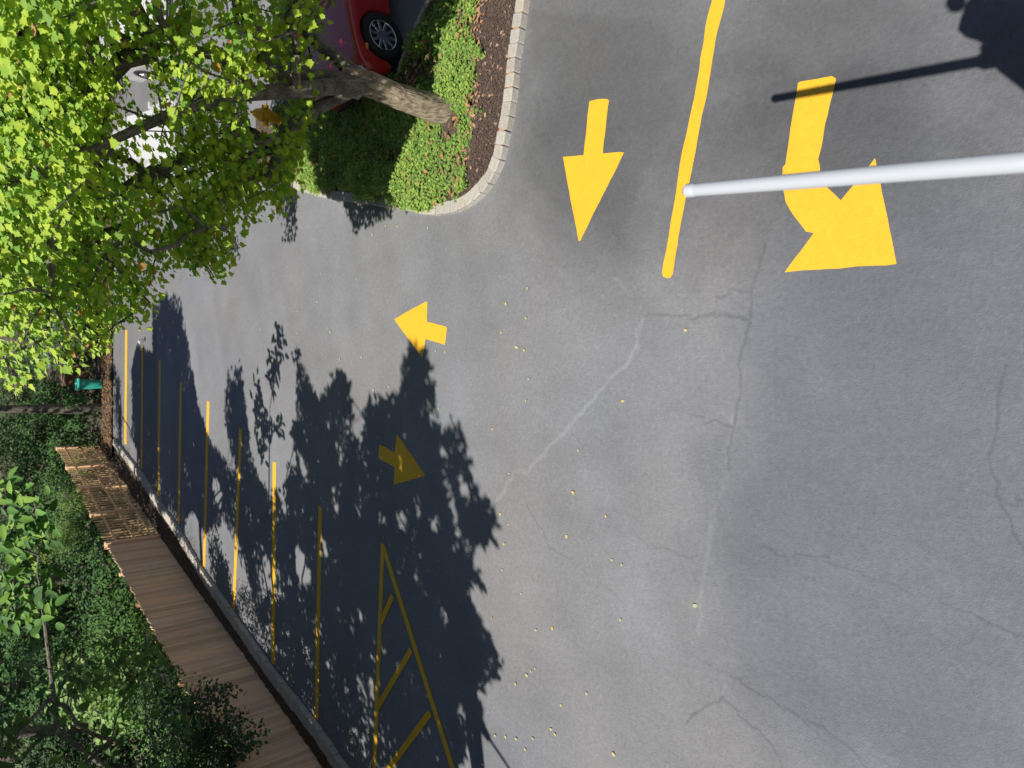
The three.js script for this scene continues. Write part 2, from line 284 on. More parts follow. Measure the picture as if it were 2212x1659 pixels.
function instanced(name, geo, mat, list, parent) {                    // list of {p, q, s, c}
  const o = new THREE.InstancedMesh(geo, mat, list.length); o.name = name; o.castShadow = o.receiveShadow = true; o.userData.kind = 'stuff';
  list.forEach((l, i) => { o.setMatrixAt(i, M4.compose(l.p, l.q, new THREE.Vector3(l.s, l.s, l.s))); o.setColorAt(i, l.c); });
  parent.add(o); return o;
}
function leafQuat(normal, spread) {
  const n = normal.clone().add(new THREE.Vector3(gauss() * spread, gauss() * spread, gauss() * spread)).normalize();
  return new THREE.Quaternion().setFromUnitVectors(UP, n).multiply(Q2.setFromAxisAngle(UP, R(0, 6.283)));
}
const mixc = (a, b, t, j = 0.12) => { const k = 1 + R(-j, j); return lin((a[0] + (b[0] - a[0]) * t) * k, (a[1] + (b[1] - a[1]) * t) * k, (a[2] + (b[2] - a[2]) * t) * k); };
const barkTex = dataTex(256, 256, (i, j, c) => { const n = fbm(i / 5, j / 13, 4), m = fbm(i / 22 + 9, j / 22, 3), b = 0.03 + 0.15 * n * n + 0.13 * m * m; c[0] = b * 1.1; c[1] = b * 1.0; c[2] = b * 0.82; });
const barkBump = dataTex(256, 256, (i, j, c) => { c[0] = c[1] = c[2] = fbm(i / 5, j / 24, 4); }, false);
const barkMat = new THREE.MeshStandardMaterial({ map: barkTex, bumpMap: barkBump, bumpScale: 0.025, roughness: 0.95 });
const paleBark = new THREE.MeshStandardMaterial({ map: barkTex, bumpMap: barkBump, bumpScale: 0.03, color: lin(1.9, 1.75, 1.5), roughness: 0.95 });
// tapered tube through points with a radius at each
function limb(points, radii, sides = 7) {
  const pos = [], uv = [], idx = []; let len = 0; const up = new THREE.Vector3(0.13, 0.2, 0.97);
  points.forEach((p, i) => {
    const a = points[Math.max(0, i - 1)], b = points[Math.min(points.length - 1, i + 1)], t = b.clone().sub(a).normalize();
    let n = new THREE.Vector3().crossVectors(t, up); if (n.lengthSq() < 1e-3) n.set(1, 0, 0); n.normalize(); const m = new THREE.Vector3().crossVectors(n, t);
    if (i) len += p.distanceTo(points[i - 1]);
    for (let k = 0; k <= sides; k++) { const an = k / sides * Math.PI * 2, r = radii[i] * (1 + (sides > 8 ? 0.12 * Math.sin(an * 3 + i) * 0.6 : 0)); pos.push(p.x + (n.x * Math.cos(an) + m.x * Math.sin(an)) * r, p.y + (n.y * Math.cos(an) + m.y * Math.sin(an)) * r, p.z + (n.z * Math.cos(an) + m.z * Math.sin(an)) * r); uv.push(k / sides * Math.max(0.25, radii[i] * 6.28), len); }
  });
  for (let i = 0; i + 1 < points.length; i++) for (let k = 0; k < sides; k++) { const a = i * (sides + 1) + k, b = a + sides + 1; idx.push(a, a + 1, b, a + 1, b + 1, b); }
  const g = new THREE.BufferGeometry(); g.setAttribute('position', new THREE.Float32BufferAttribute(pos, 3)); g.setAttribute('uv', new THREE.Float32BufferAttribute(uv, 2)); g.setIndex(idx); g.computeVertexNormals(); return g;
}
// branches that reach every leaf clump from a few stems; stems: arrays of {p, r}
function branchWork(stems, clumps, twig = 0.008) {
  const nodes = [];
  for (const st of stems) st.forEach((s, i) => nodes.push({ p: s.p, par: i ? nodes.length - 1 : (s.par ?? -1), load: 0, stem: true, r: s.r, d: 0 }));
  nodes.forEach(n => { n.d = n.par < 0 ? 0 : nodes[n.par].d + n.p.distanceTo(nodes[n.par].p); });
  const order = clumps.map(c => c.clone()); const root = nodes[0].p; order.sort((a, b) => a.distanceTo(root) - b.distanceTo(root));
  for (const c of order) {
    let best = 0, bd = 1e9; nodes.forEach((n, i) => { const d = n.p.distanceTo(c) + 0.22 * n.d + (n.p.y > c.y + 1.2 ? 0.5 : 0); if (d < bd && !(n.stem && n.low)) { bd = d; best = i; } });
    let cur = best; const from = nodes[best].p.clone(), L = from.distanceTo(c), k = Math.max(1, Math.round(L / 0.45));
    for (let i = 1; i <= k; i++) { const u = i / k, p = from.clone().lerp(c, u); p.y += Math.sin(u * Math.PI) * L * 0.07; p.x += R(-.05, .05); p.z += R(-.05, .05); nodes.push({ p, par: cur, load: 0, d: nodes[cur].d + L / k }); cur = nodes.length - 1; }
    let w = cur; while (w >= 0) { nodes[w].load++; w = nodes[w].par; }
  }
  const rad = n => n.stem ? n.r : Math.max(twig, 0.0078 * Math.pow(n.load, 0.52));
  const geos = []; nodes.forEach(n => { if (n.par < 0 || (n.stem && nodes[n.par].stem)) return; const q = nodes[n.par]; geos.push(limb([q.p, n.p], [Math.min(rad(q), rad(n) * 1.25), rad(n)], 5)); });
  return geos.length ? BGU.mergeGeometries(geos) : null;
}

// --- the maple on the island
const crownMask = [[-80, -80], [700, -80], [722, 0], [704, 130], [692, 210], [668, 280], [650, 330], [655, 400], [620, 455], [612, 528], [590, 520], [565, 470], [548, 500], [520, 545], [475, 605], [440, 575], [405, 585], [385, 560], [350, 600], [352, 655], [320, 660], [318, 715], [275, 690], [245, 705], [246, 790], [205, 822], [150, 838], [95, 800], [60, 850], [20, 870], [-80, 860]];
const gapMask = [[[240, 150], [300, 95], [380, 90], [400, 190], [350, 290], [330, 390], [262, 400], [238, 300]], [[290, -20], [372, -20], [372, 70], [300, 80]], [[400, 230], [500, 200], [560, 260], [600, 300], [590, 380], [470, 330], [400, 300]], [[560, 200], [650, 200], [650, 290], [560, 280]], [[690, -20], [800, -20], [800, 160], [700, 130]]];
const mapleShade = [[-400, -400], [1040, -400], [1000, 0], [962, 100], [935, 190], [915, 250], [880, 330], [860, 400], [885, 466], [862, 445], [840, 470], [800, 486], [765, 500], [742, 440], [705, 410], [690, 350], [672, 300], [640, 320], [640, 520], [420, 640], [-400, 900]];
const shadowPix = (x, y, z) => toPix(x + SX * y, 0, z + SZ * y);
function mapleOK(x, y, z, soft, ragged = 0) {
  const p = toPix(x, y, z); if (p && inFrame(p, 20)) { if (!inPoly(ragged ? [p[0] + gauss() * ragged, p[1] + gauss() * ragged] : p, crownMask)) return false; if (inPoly(p, [[538, 212], [615, 212], [615, 290], [538, 290]])) return false; for (const g of gapMask) if (inPoly(p, g) && rnd() > soft) return false; }
  const s = shadowPix(x, y, z); if (s && s[1] > -200 && !inPoly(s, mapleShade)) return false;
  return true;
}
{
  const t = thing('maple_tree', 'big yellow-green maple with forked pale trunk on the planted island', 'tree');
  const base = G(955, 236, 0.1), bx = base[0], bz = base[1];
  t.position.copy(V3(bx, 0.08, bz)); const o = t.position;
  const loc = (x, y, z) => V3(x, y, z).sub(o);
  const trunkPts = [loc(bx, -0.02, bz), loc(bx, 0.12, bz), loc(bx - 0.02, 0.45, bz), loc(bx, 1.0, bz + 0.02), loc(bx + 0.03, 1.55, bz), loc(bx + 0.06, 2.0, bz + 0.04)];
  mesh('trunk', limb(trunkPts, [0.36, 0.28, 0.225, 0.20, 0.195, 0.10], 14), paleBark, t);
  const L = a => a.map(([px, py, z]) => { const u = U(px, py, z); return loc(u[0], u[1], u[2]); });
  const stemPts = [
    [trunkPts[4].clone(), ...L([[655, 60, bz + 0.3], [615, -20, bz + 0.4], [560, -120, bz + 0.4]])],
    [trunkPts[4].clone(), ...L([[655, 165, bz + 0.1], [560, 148, bz + 0.2], [470, 118, bz + 0.3], [330, 100, bz + 0.5], [150, 40, bz + 0.6]])],
    [trunkPts[4].clone(), ...L([[640, 195, bz - 0.2], [520, 205, bz - 0.3], [400, 235, bz - 0.4], [250, 300, bz - 0.4], [80, 380, bz - 0.5]])],
    [trunkPts[4].clone(), ...L([[640, 262, bz + 0.3], [590, 320, bz + 0.7], [500, 350, bz + 1.0], [380, 390, bz + 1.2], [300, 470, bz + 1.0], [230, 560, bz + 0.8]])],
  ];
  const stems = stemPts.map((pts, k) => pts.map((p, i) => ({ p, r: [0.12, 0.15, 0.14, 0.11][k] * (1 - 0.16 * i) })));
  const sg = []; for (const st of stems) { const c = new THREE.CatmullRomCurve3(st.map(s => s.p)).getPoints(14); sg.push(limb(c, c.map((_, i) => st[0].r * (1 - 0.75 * i / 14)), 8)); }
  const clumps = [], leaves = [];
  let guard = 0;
  while (clumps.length < 1350 && guard++ < 160000) {
    const a = R(0, 6.283), u = R(-1, 1), r = Math.pow(rnd(), 0.30), q = Math.sqrt(1 - u * u);
    const x = bx - 0.2 + 5.3 * r * q * Math.cos(a), y = 4.9 + 2.7 * r * u, z = bz + 1.2 + 4.6 * r * q * Math.sin(a);
    if (y < 2.1 || y > 6.7 || !mapleOK(x, y, z, 0.22)) continue;
    { const f = (-SX * q * Math.cos(a) + u - SZ * q * Math.sin(a)) / 1.2; if (rnd() > 0.36 + 0.9 * (f + 0.25)) continue; }
    if (vnoise(x * 1.05 + y * 0.8, z * 1.05 - y * 0.9 + 30) < 0.34 || vnoise(x * 2.1 + 70, z * 2.1 + y * 1.7) < 0.24) continue;
    clumps.push([x, y, z]);
  }
  for (const [x0, x1, y0, y1, n, d0, d1] of [[480, 640, 285, 430, 46, -0.2, 1.4], [560, 720, -40, 150, 24, 0.1, 1.2], [400, 530, 215, 330, 20, -0.3, 1.2], [380, 470, 420, 570, 26, -0.3, 1.0], [300, 400, 60, 160, 12, -0.5, 0.5], [630, 685, 215, 320, 10, 0, 0.8]]) {
    let m = 0, g2 = 0; while (m < n && g2++ < 4000) { const u = U(R(x0, x1), R(y0, y1), bz + R(d0, d1)); if (!mapleOK(u[0], u[1], u[2], 0.75)) continue; clumps.push(u); m++; }
  }
  const light = [0.50, 0.63, 0.035], mid = [0.32, 0.51, 0.030], deep = [0.16, 0.36, 0.028];
  for (const [x, y, z] of clumps) {
    const n = 26 + Math.floor(rnd() * 22), tone = rnd(), rr = R(0.28, 0.5);
    for (let i = 0; i < n; i++) {
      const lx = x + gauss() * rr, ly = y + gauss() * rr * 0.55, lz = z + gauss() * rr;
      if (!mapleOK(lx, ly, lz, 0.45, 16)) continue;
      const out = new THREE.Vector3(lx - bx, 0, -(lz - bz)).normalize().multiplyScalar(0.35);
      const nn = new THREE.Vector3(out.x - 0.15, 0.9, out.z + 0.35);
      leaves.push({ p: V3(lx, ly, lz).sub(o), q: leafQuat(nn, 0.42), s: R(0.065, 0.125), c: rnd() < 0.008 ? lin(0.5, 0.25, 0.05) : tone < 0.66 ? mixc(light, mid, rnd()) : mixc(mid, deep, rnd() * 0.9) });
    }
  }
  const bw = branchWork(stems, clumps.map(c => loc(...c)));
  mesh('branches', BGU.mergeGeometries([...sg, bw]), barkMat, t);
  instanced('crown', mapleGeo, leafy, leaves, t);
  console.log('maple', clumps.length, leaves.length);
}

// --- trees behind the fence that shade the stalls
const vegMask = [[-100, 850], [60, 860], [120, 905], [128, 985], [182, 1072], [245, 1177], [292, 1238], [330, 1255], [368, 1262], [372, 1300], [340, 1365], [352, 1400], [440, 1470], [525, 1478], [592, 1588], [545, 1640], [505, 1659], [505, 1800], [-100, 1800]];
const stallShade = [[995, 1700], [985, 1659], [1015, 1600], [1045, 1560], [1022, 1500], [1060, 1470], [1087, 1440], [1050, 1370], [1018, 1290], [1040, 1255], [1010, 1190], [1035, 1170], [1062, 1160], [1075, 1110], [1020, 1055], [1012, 1000], [1000, 930], [975, 900], [962, 950], [935, 880], [938, 800], [925, 755], [890, 745], [868, 800], [872, 858], [830, 850], [790, 880], [782, 960], [758, 940], [762, 830], [735, 795], [705, 835], [700, 870], [665, 830], [648, 750], [625, 750], [612, 850], [630, 945], [648, 1020], [610, 1000], [570, 935], [530, 890], [520, 780], [495, 790], [484, 880], [495, 960], [530, 1050], [500, 1010], [455, 960], [427, 880], [415, 800], [402, 720], [388, 640], [352, 640], [330, 660], [330, 770], [296, 745], [284, 800], [286, 900], [276, 960], [262, 965], [262, 830], [248, 790], [200, 700], [100, 640], [-200, 640], [-200, 1900], [995, 1900]];
const nearMass = [[330, 1700], [300, 1560], [400, 1480], [520, 1478], [592, 1588], [545, 1640], [505, 1700]];
const sunny = [[150, 1110, 31.2, 1.5], [110, 1190, 30.5, 1.2], [195, 1505, 19.8, 1.3], [130, 1500, 20, 1.0], [300, 1460, 19.9, 1.0], [215, 1560, 19.2, 0.9], [60, 1200, 15.5, 1.7], [80, 1310, 15.5, 1.4], [60, 1450, 22, 0.9], [150, 1400, 22.5, 0.9], [230, 1390, 21.5, 0.8], [160, 1620, 18, 0.9], [330, 1610, 17.5, 0.8], [40, 1600, 20, 1.0], [215, 1200, 27.5, 0.9], [200, 1280, 25.5, 0.9], [60, 930, 42, 2], [100, 1000, 36, 1.2]].map(([px, py, z, r]) => [...U(px, py, z), r]);
const overLot = (x, y, z) => { const s = shadowPix(x, y, z); return !(s && s[0] > -100 && s[0] < 1300 && s[1] < 1750 && !inPoly(s, stallShade)); };
const offSunny = (x, y, z) => { for (const [ax, ay, az, r] of sunny) if (y > ay + 0.3 && Math.hypot(x + SX * (y - ay) - ax, z + SZ * (y - ay) - az) < r) return false; return true; };
const holes = [[497, 1195, 13, 75], [652, 1225, 16, 50], [738, 985, 9, 26], [655, 1010, 9, 38], [562, 985, 11, 60], [866, 1122, 14, 26], [905, 1092, 11, 20], [1000, 1052, 15, 34], [935, 1132, 12, 24], [828, 1125, 9, 20], [470, 1062, 9, 36], [985, 1182, 12, 22], [803, 1482, 5, 32], [776, 1470, 6, 24], [700, 1180, 8, 26], [725, 1090, 7, 24], [880, 1010, 6, 14], [960, 1330, 12, 30], [900, 1250, 8, 22], [780, 1330, 6, 20], [660, 1400, 10, 22], [950, 1420, 10, 22], [610, 1080, 7, 30], [770, 1040, 7, 18], [860, 1440, 7, 18], [966, 1045, 10, 36], [984, 1118, 11, 45], [992, 1165, 10, 22], [962, 985, 13, 22], [868, 998, 6, 14], [906, 1022, 9, 9], [1022, 1275, 12, 24], [1010, 1185, 9, 16], [1035, 1330, 10, 22], [1000, 1545, 10, 30], [930, 905, 9, 22]];
for (let i = 0; i < 34; i++) holes.push([R(640, 985), R(900, 1600), R(3, 7), R(8, 18)]);
const inHole = (s, k) => { for (const [a, b, c, d] of holes) { const dx = (s[0] - a - (s[1] - b) * 0.22) / c, dy = (s[1] - b) / d; if (dx * dx + dy * dy < k) return true; } return false; };
function casterOK(x, y, z) {
  const sh = shadowPix(x, y, z); if (sh && inHole(sh, 1.0)) return false;
  const p = toPix(x, y, z); if (p && inFrame(p, 30)) { if (!inPoly(p, vegMask)) return false; if (!inPoly(p, nearMass) && y < 7) { if (vnoise(x * 1.3 + 60, z * 1.3 + y) > 0.34) return false; } }
  for (const [ax, ay, az, r] of sunny) if (y > ay + 0.3 && Math.hypot(x + SX * (y - ay) - ax, z + SZ * (y - ay) - az) < r) return false;
  const s = shadowPix(x, y, z); if (s && s[0] > -100 && s[0] < 1300 && s[1] < 1750) { if (!inPoly(s, stallShade)) return false; }
  else if (s && s[0] >= 1000 && s[1] < 1900) return false;
  return true;
}
function shadeTree(name, label, base, stemTo, cen, rad, nClump, leafSize, geo, cols, perClump, mat = leafy) {
  const t = thing(name, label, 'tree', 'trees behind the wooden fence');
  t.position.copy(V3(base[0], -0.05, base[1])); const o = t.position, loc = (x, y, z) => V3(x, y, z).sub(o);
  const st = [[base[0], 0, base[1]], [base[0] + 0.1, 2.2, base[1] + 0.1], [base[0] * 0.6 + stemTo[0] * 0.4, stemTo[1] * 0.55, base[1] * 0.6 + stemTo[2] * 0.4], stemTo].map(a => loc(...a));
  const c = new THREE.CatmullRomCurve3(st).getPoints(16);
  mesh('trunk', limb(c, c.map((_, i) => 0.24 * (1 - 0.72 * i / 16)), 10), barkMat, t);
  const stems = [c.filter((_, i) => i % 3 === 0).map((p, i) => ({ p, r: 0.22 - 0.03 * i }))];
  const clumps = [], leaves = []; let guard = 0;
  while (clumps.length < nClump && guard++ < 40000) {
    const a = R(0, 6.283), u = R(-1, 1), r = Math.pow(rnd(), 0.45), q = Math.sqrt(1 - u * u);
    const x = cen[0] + rad[0] * r * q * Math.cos(a), y = cen[1] + rad[1] * r * u, z = cen[2] + rad[2] * r * q * Math.sin(a);
    if (y < 1.4 || !casterOK(x, y, z)) continue; clumps.push([x, y, z]);
  }
  for (const [x, y, z] of clumps) {
    const n = perClump * R(0.6, 1.2), rr = R(0.2, 0.5), tone = rnd();
    for (let i = 0; i < n; i++) {
      const lx = x + gauss() * rr, ly = y + gauss() * rr * 0.6, lz = z + gauss() * rr; if (!casterOK(lx, ly, lz)) continue;
      leaves.push({ p: loc(lx, ly, lz), q: leafQuat(new THREE.Vector3(-0.1, 0.9, 0.3), 0.5), s: leafSize * R(0.7, 1.25), c: mixc(cols[0], cols[1], Math.min(1, Math.max(0, tone + R(-.3, .3)))) });
    }
  }
  const bw = branchWork(stems, clumps.map(q => loc(...q)), 0.01); if (bw) mesh('branches', bw, barkMat, t).userData.kind = 'stuff';
  instanced('crown', geo, mat, leaves, t);
  console.log(name, clumps.length, leaves.length); return t;
}
const greenA = [[0.06, 0.17, 0.025], [0.14, 0.26, 0.03]], greenB = [[0.03, 0.10, 0.02], [0.08, 0.20, 0.03]];
shadeTree('broadleaf_tree', 'tall broadleaf tree behind the solid part of the fence', [-10.2, 7.5], [-7.6, 9.0, 6.0], [-7.4, 8.6, 5.8], [5.2, 4.2, 5.4], 440, 0.18, ovalGeo, greenA, 42);
shadeTree('broadleaf_tree', 'broadleaf tree close behind the near end of the fence', [-12.4, 9.5], [-11, 7.5, 8.5], [-10.6, 7.6, 8.2], [3.6, 3.8, 5.0], 330, 0.16, ovalGeo, greenA, 44);
shadeTree('magnolia_tree', 'large-leaved tree leaning over the fence and stalls', [-10.6, 14.5], [-7.0, 8.6, 13.0], [-6.6, 7.4, 13.0], [4.6, 4.2, 4.8], 330, 0.20, ovalGeo, greenA, 34);
shadeTree('broadleaf_tree', 'dense dark tree behind the slatted part of the fence', [-9.6, 21.5], [-7.2, 9.5, 20], [-7.2, 8.8, 19.5], [4.6, 4.6, 5.0], 520, 0.18, ovalGeo, greenB, 44);
shadeTree('broadleaf_tree', 'tall dark tree beyond the far end of the fence', [-7.4, 30], [-5.6, 10.5, 27], [-5.4, 10.2, 26], [4.8, 4.0, 5.6], 640, 0.19, ovalGeo, greenB, 46);

// ---------------------------------------------------------------- wooden fence
const woodTex = dataTex(256, 512, (i, j, c) => { const g = fbm(i / 2.2, j / 120, 4), k = fbm(i / 26, j / 160 + 7, 3), e = vnoise(i / 3, j / 400 + 3), b = 0.60 + 0.26 * (g - 0.2) + 0.22 * (k - 0.5) - (e > 0.86 ? 0.16 : 0); c[0] = b * 1.25; c[1] = b * 0.88; c[2] = b * 0.57; });
const woodMats = [lin(1, 1, 1), lin(0.86, 0.84, 0.8), lin(1.06, 0.98, 0.9), lin(0.74, 0.72, 0.7), lin(0.95, 0.9, 0.95)].map(c => new THREE.MeshStandardMaterial({ map: woodTex, bumpMap: barkBump, bumpScale: 0.004, color: c, roughness: 0.85 }));
const slatMats = [lin(0.82, 0.80, 0.66), lin(0.72, 0.70, 0.56), lin(0.78, 0.76, 0.60)].map(c => new THREE.MeshStandardMaterial({ map: woodTex, bumpMap: barkBump, bumpScale: 0.004, color: c, roughness: 0.85 }));
const railMat = new THREE.MeshStandardMaterial({ map: woodTex, color: lin(1.05, 0.95, 0.72), roughness: 0.85 });
{
  const A = G(703, 1659), B = G(420, 1262), C = G(348, 1160), D = G(217, 964);
  const A2 = [A[0] + (A[0] - B[0]) * 0.45, A[1] + (A[1] - B[1]) * 0.45];
  const solid = thing('board_fence', 'tan wooden fence of close upright boards beside the stalls', 'fence');
  solid.position.copy(V3(A2[0], 0.03, A2[1]));
  function boards(parent, P, Qe, pitch, wid, hgt, thick, solidRun) {
    const L = Math.hypot(Qe[0] - P[0], Qe[1] - P[1]), n = Math.floor(L / pitch), yaw = Math.atan2(Qe[1] - P[1], Qe[0] - P[0]);
    const geos = [0, 1, 2].map(k => { const s = new THREE.Shape(); const h = hgt + (k - 1) * 0.02, w = wid / 2, e = 0.03; s.moveTo(-w, 0); s.lineTo(w, 0); s.lineTo(w, h - e); s.lineTo(w - e, h); s.lineTo(-w + e, h); s.lineTo(-w, h - e); s.closePath(); const g = new THREE.ExtrudeGeometry(s, { depth: thick, bevelEnabled: true, bevelSize: 0.003, bevelThickness: 0.003, bevelSegments: 1, steps: 1 }); g.translate(0, 0, -thick / 2); const uv = g.attributes.uv; for (let i = 0; i < uv.count; i++) uv.setXY(i, uv.getX(i) * 2.4 + k * 0.37, uv.getY(i) * 0.5 + k * 0.21); return g; });
    for (let i = 0; i < n; i++) {
      const u = (i + 0.5) / n, x = P[0] + (Qe[0] - P[0]) * u, z = P[1] + (Qe[1] - P[1]) * u;
      const m = mesh(solidRun ? 'board' : 'picket', geos[Math.floor(rnd() * 3)], (solidRun ? woodMats : slatMats)[Math.floor(rnd() * (solidRun ? 5 : 3))], parent);
      m.position.copy(V3(x, 0.05 + R(-.015, .015), z)).sub(parent.position); m.rotation.set(R(-.006, .006), yaw, R(-.006, .006));
      const nx = Math.sin(yaw), nz = -Math.cos(yaw), pr = R(-.006, .006); m.position.x += nx * pr; m.position.z -= nz * pr;
    }
    return yaw;
  }
  const box = (parent, name, mat, P, Qe, y, h, d, shift) => { const L = Math.hypot(Qe[0] - P[0], Qe[1] - P[1]), yaw = Math.atan2(Qe[1] - P[1], Qe[0] - P[0]); const g = new RoundedBoxGeometry(L, h, d, 1, 0.006); const uv = g.attributes.uv; for (let i = 0; i < uv.count; i++) { const a = uv.getX(i); uv.setXY(i, uv.getY(i) * 0.3, a * L * 0.4); } const m = mesh(name, g, mat, parent); m.position.copy(V3((P[0] + Qe[0]) / 2 + Math.sin(yaw) * shift, y, (P[1] + Qe[1]) / 2 - Math.cos(yaw) * shift)).sub(parent.position); m.rotation.y = yaw; return m; };
  const post = (parent, P, yaw, hgt, w, shift) => { const g = new RoundedBoxGeometry(w, hgt, w, 1, 0.01); const uv = g.attributes.uv; for (let i = 0; i < uv.count; i++) uv.setXY(i, uv.getX(i) * 0.4, uv.getY(i) * 0.9); const m = mesh('post', g, woodMats[2], parent); m.position.copy(V3(P[0] + Math.sin(yaw) * shift, hgt / 2 - 0.05, P[1] - Math.cos(yaw) * shift)).sub(parent.position); m.rotation.y = yaw; };
  const yaw1 = boards(solid, A2, C, 0.122, 0.1215, 1.72, 0.02, true);
  for (const y of [0.4, 1.0, 1.6]) box(solid, 'rail', railMat, A2, C, y, 0.09, 0.04, -0.045);
  for (let i = 0; i <= 8; i++) post(solid, [A2[0] + (C[0] - A2[0]) * i / 8, A2[1] + (C[1] - A2[1]) * i / 8], yaw1, 1.86, 0.1, -0.12);
  const slat = thing('picket_fence', 'open slatted wooden fence with rails and gaps towards the far end', 'fence');
  slat.position.copy(V3(C[0], 0.03, C[1]));
  const np = 4; let yaw2;
  for (let k = 0; k < np; k++) {
    const f = u => [C[0] + (D[0] - C[0]) * u, C[1] + (D[1] - C[1]) * u];
    const P = f((k + 0.035) / np), Qe = f((k + 0.965) / np);
    yaw2 = boards(slat, P, Qe, 0.215, 0.105, 1.72, 0.02, false);
    for (const y of [0.28, 0.86, 1.45]) box(slat, 'rail', railMat, P, Qe, y, 0.075, 0.035, 0.03);
    mesh('backing', new THREE.BoxGeometry(0.01, 0.01, 0.01), railMat, slat).removeFromParent();
  }
  for (let k = 0; k <= np; k++) post(slat, [C[0] + (D[0] - C[0]) * k / np, C[1] + (D[1] - C[1]) * k / np], yaw2, 1.86, 0.17, 0.0);
}

// ---------------------------------------------------------------- shrubs
function shrub(name, label, blobs, nLeaf, size, geo, cols, opt = {}) {
  const t = thing(name, label, opt.cat ?? 'shrub', opt.group); const [bx, , bz] = blobs[0];
  t.position.copy(V3(bx, 0, bz)); const o = t.position; const leaves = [], clumps = [];
  const tot = blobs.reduce((s, b) => s + b[3] * b[4] + b[3] * b[5], 0);
  for (const [x, y, z, rx, ry, rz] of blobs) {
    const n = nLeaf * (rx * ry + rx * rz) / tot, nc = Math.max(5, Math.round(n / (opt.per ?? 40)));
    for (let k = 0; k < nc; k++) {
      const a = R(0, 6.283), u = R(-0.7, 1), q = Math.sqrt(1 - u * u), r = R(0.72, 1.0);
      const cx = x + rx * r * q * Math.cos(a), cy = y + ry * r * u, cz = z + rz * r * q * Math.sin(a);
      if (cy < 0.05 || (opt.mask && !opt.mask(cx, cy, cz))) continue; clumps.push([cx, cy, cz]);
      const out = new THREE.Vector3(q * Math.cos(a) / rx, u / ry, -q * Math.sin(a) / rz).normalize(), tone = rnd(), cr = opt.cr ?? 0.2;
      for (let i = 0; i < n / nc; i++) {
        const lx = cx + gauss() * cr, ly = cy + gauss() * cr * (opt.tall ?? 1), lz = cz + gauss() * cr; if (ly < 0.03 || (opt.mask && !opt.mask(lx, ly, lz))) continue;
        const nn = out.clone().multiplyScalar(0.6).add(new THREE.Vector3(0, opt.lift ?? 0.6, 0.15));
        leaves.push({ p: V3(lx, ly, lz).sub(o), q: leafQuat(nn, opt.spread ?? 0.5), s: size * R(0.65, 1.3), c: mixc(cols[0], cols[1], Math.min(1, Math.max(0, tone + R(-.25, .25)))) });
      }
    }
  }
  const st = blobs.map(([x, y, z]) => [V3(bx, 0, bz).sub(o), V3(x * 0.5 + bx * 0.5, opt.arch ? y * 1.02 : y * 0.4, z * 0.5 + bz * 0.5).sub(o), V3(x, opt.arch ? y : y * 0.8, z).sub(o)]);
  mesh('stems', BGU.mergeGeometries([...st.map(s => limb(s, opt.arch ? [0.03, 0.015, 0.006] : [0.05, 0.04, 0.02], 6)), ...(clumps.length ? [branchWork([st[0].map((p, i) => ({ p, r: 0.05 - 0.015 * i }))], clumps.filter((_, i) => i % 3 === 0).map(c => V3(...c).sub(o)), 0.006)] : [])]), barkMat, t);
  instanced('foliage', geo, opt.mat ?? waxy, leaves, t); return t;
}
const vm = (x, y, z) => { const p = toPix(x, y, z); return !p || !inFrame(p, 10) || inPoly(p, vegMask); };
const casterAnd = (x, y, z) => vm(x, y, z) && overLot(x, y, z) && offSunny(x, y, z);
// along the back of the fence: x = fence line - offset
const fx = z => { const A = G(703, 1659), C = G(217, 964); return A[0] + (C[0] - A[0]) * (z - A[1]) / (C[1] - A[1]); };
const darkE = [[0.016, 0.062, 0.012], [0.045, 0.12, 0.022]], midE = [[0.03, 0.105, 0.018], [0.08, 0.20, 0.03]], paleE = [[0.20, 0.34, 0.05], [0.34, 0.48, 0.10]];
const clear = (x, y, z) => casterAnd(x, y, z) && (y > 1.95 || x < fx(z) - 0.25);
function bankRow(label, z0, z1, off, top, n, size, geo, cols, opt = {}) {
  const b = []; for (let z = z0; z <= z1; z += 2.0) { const h = top * R(0.85, 1.12); b.push([fx(z) - off + R(-.4, .4), h * 0.52, z + R(-.4, .4), 1.5, h * 0.5, 1.5]); }
  return shrub('evergreen_shrub', label, b, n, size, geo, cols, { mask: clear, per: 30, cr: 0.24, ...opt });
}
const freshE = [[0.06, 0.19, 0.025], [0.17, 0.35, 0.05]];
bankRow('dense evergreen shrub standing close behind the solid fence', 12, 17, 1.0, 3.4, 16000, 0.10, ovalGeo, freshE);
shrub('evergreen_shrub', 'dark leafy shrub arching over the top of the solid fence', [[fx(16.4) - 0.6, 2.0, 16.2, 0.7, 1.0, 1.2], [fx(16) + 0.5, 2.5, 16, 0.9, 0.6, 1.2], [-7.15, 2.0, 15.3, 0.85, 0.55, 0.9], [-7.7, 1.9, 14.2, 0.9, 0.6, 0.9], [fx(18) + 0.1, 2.4, 18, 0.6, 0.6, 0.9]], 7500, 0.09, ovalGeo, darkE, { mask: (x, y, z) => vm(x, y, z) && overLot(x, y, z) && y > 1.1 && (x > fx(z) + 0.12 ? true : x < fx(z) - 0.25 || y > 1.95), per: 26, cr: 0.2, arch: true });
bankRow('dark bushy shrub behind the middle of the solid fence', 19, 24, 1.3, 3.0, 15000, 0.11, needleGeo, freshE, { cr: 0.3 });
bankRow('dark shrub row behind the slatted fence panels', 26, 36, 1.6, 2.9, 15000, 0.13, ovalGeo, midE);
bankRow('tall dark evergreen thicket behind the shrubs of the solid fence', 14, 24, 4.0, 5.2, 24000, 0.13, ovalGeo, darkE);
bankRow('tall mixed green thicket behind the slatted fence shrubs', 26, 38, 4.6, 4.8, 22000, 0.15, ovalGeo, midE);
bankRow('high back thicket of dark leaves far behind the fence', 18, 40, 8.0, 6.2, 26000, 0.18, ovalGeo, darkE);
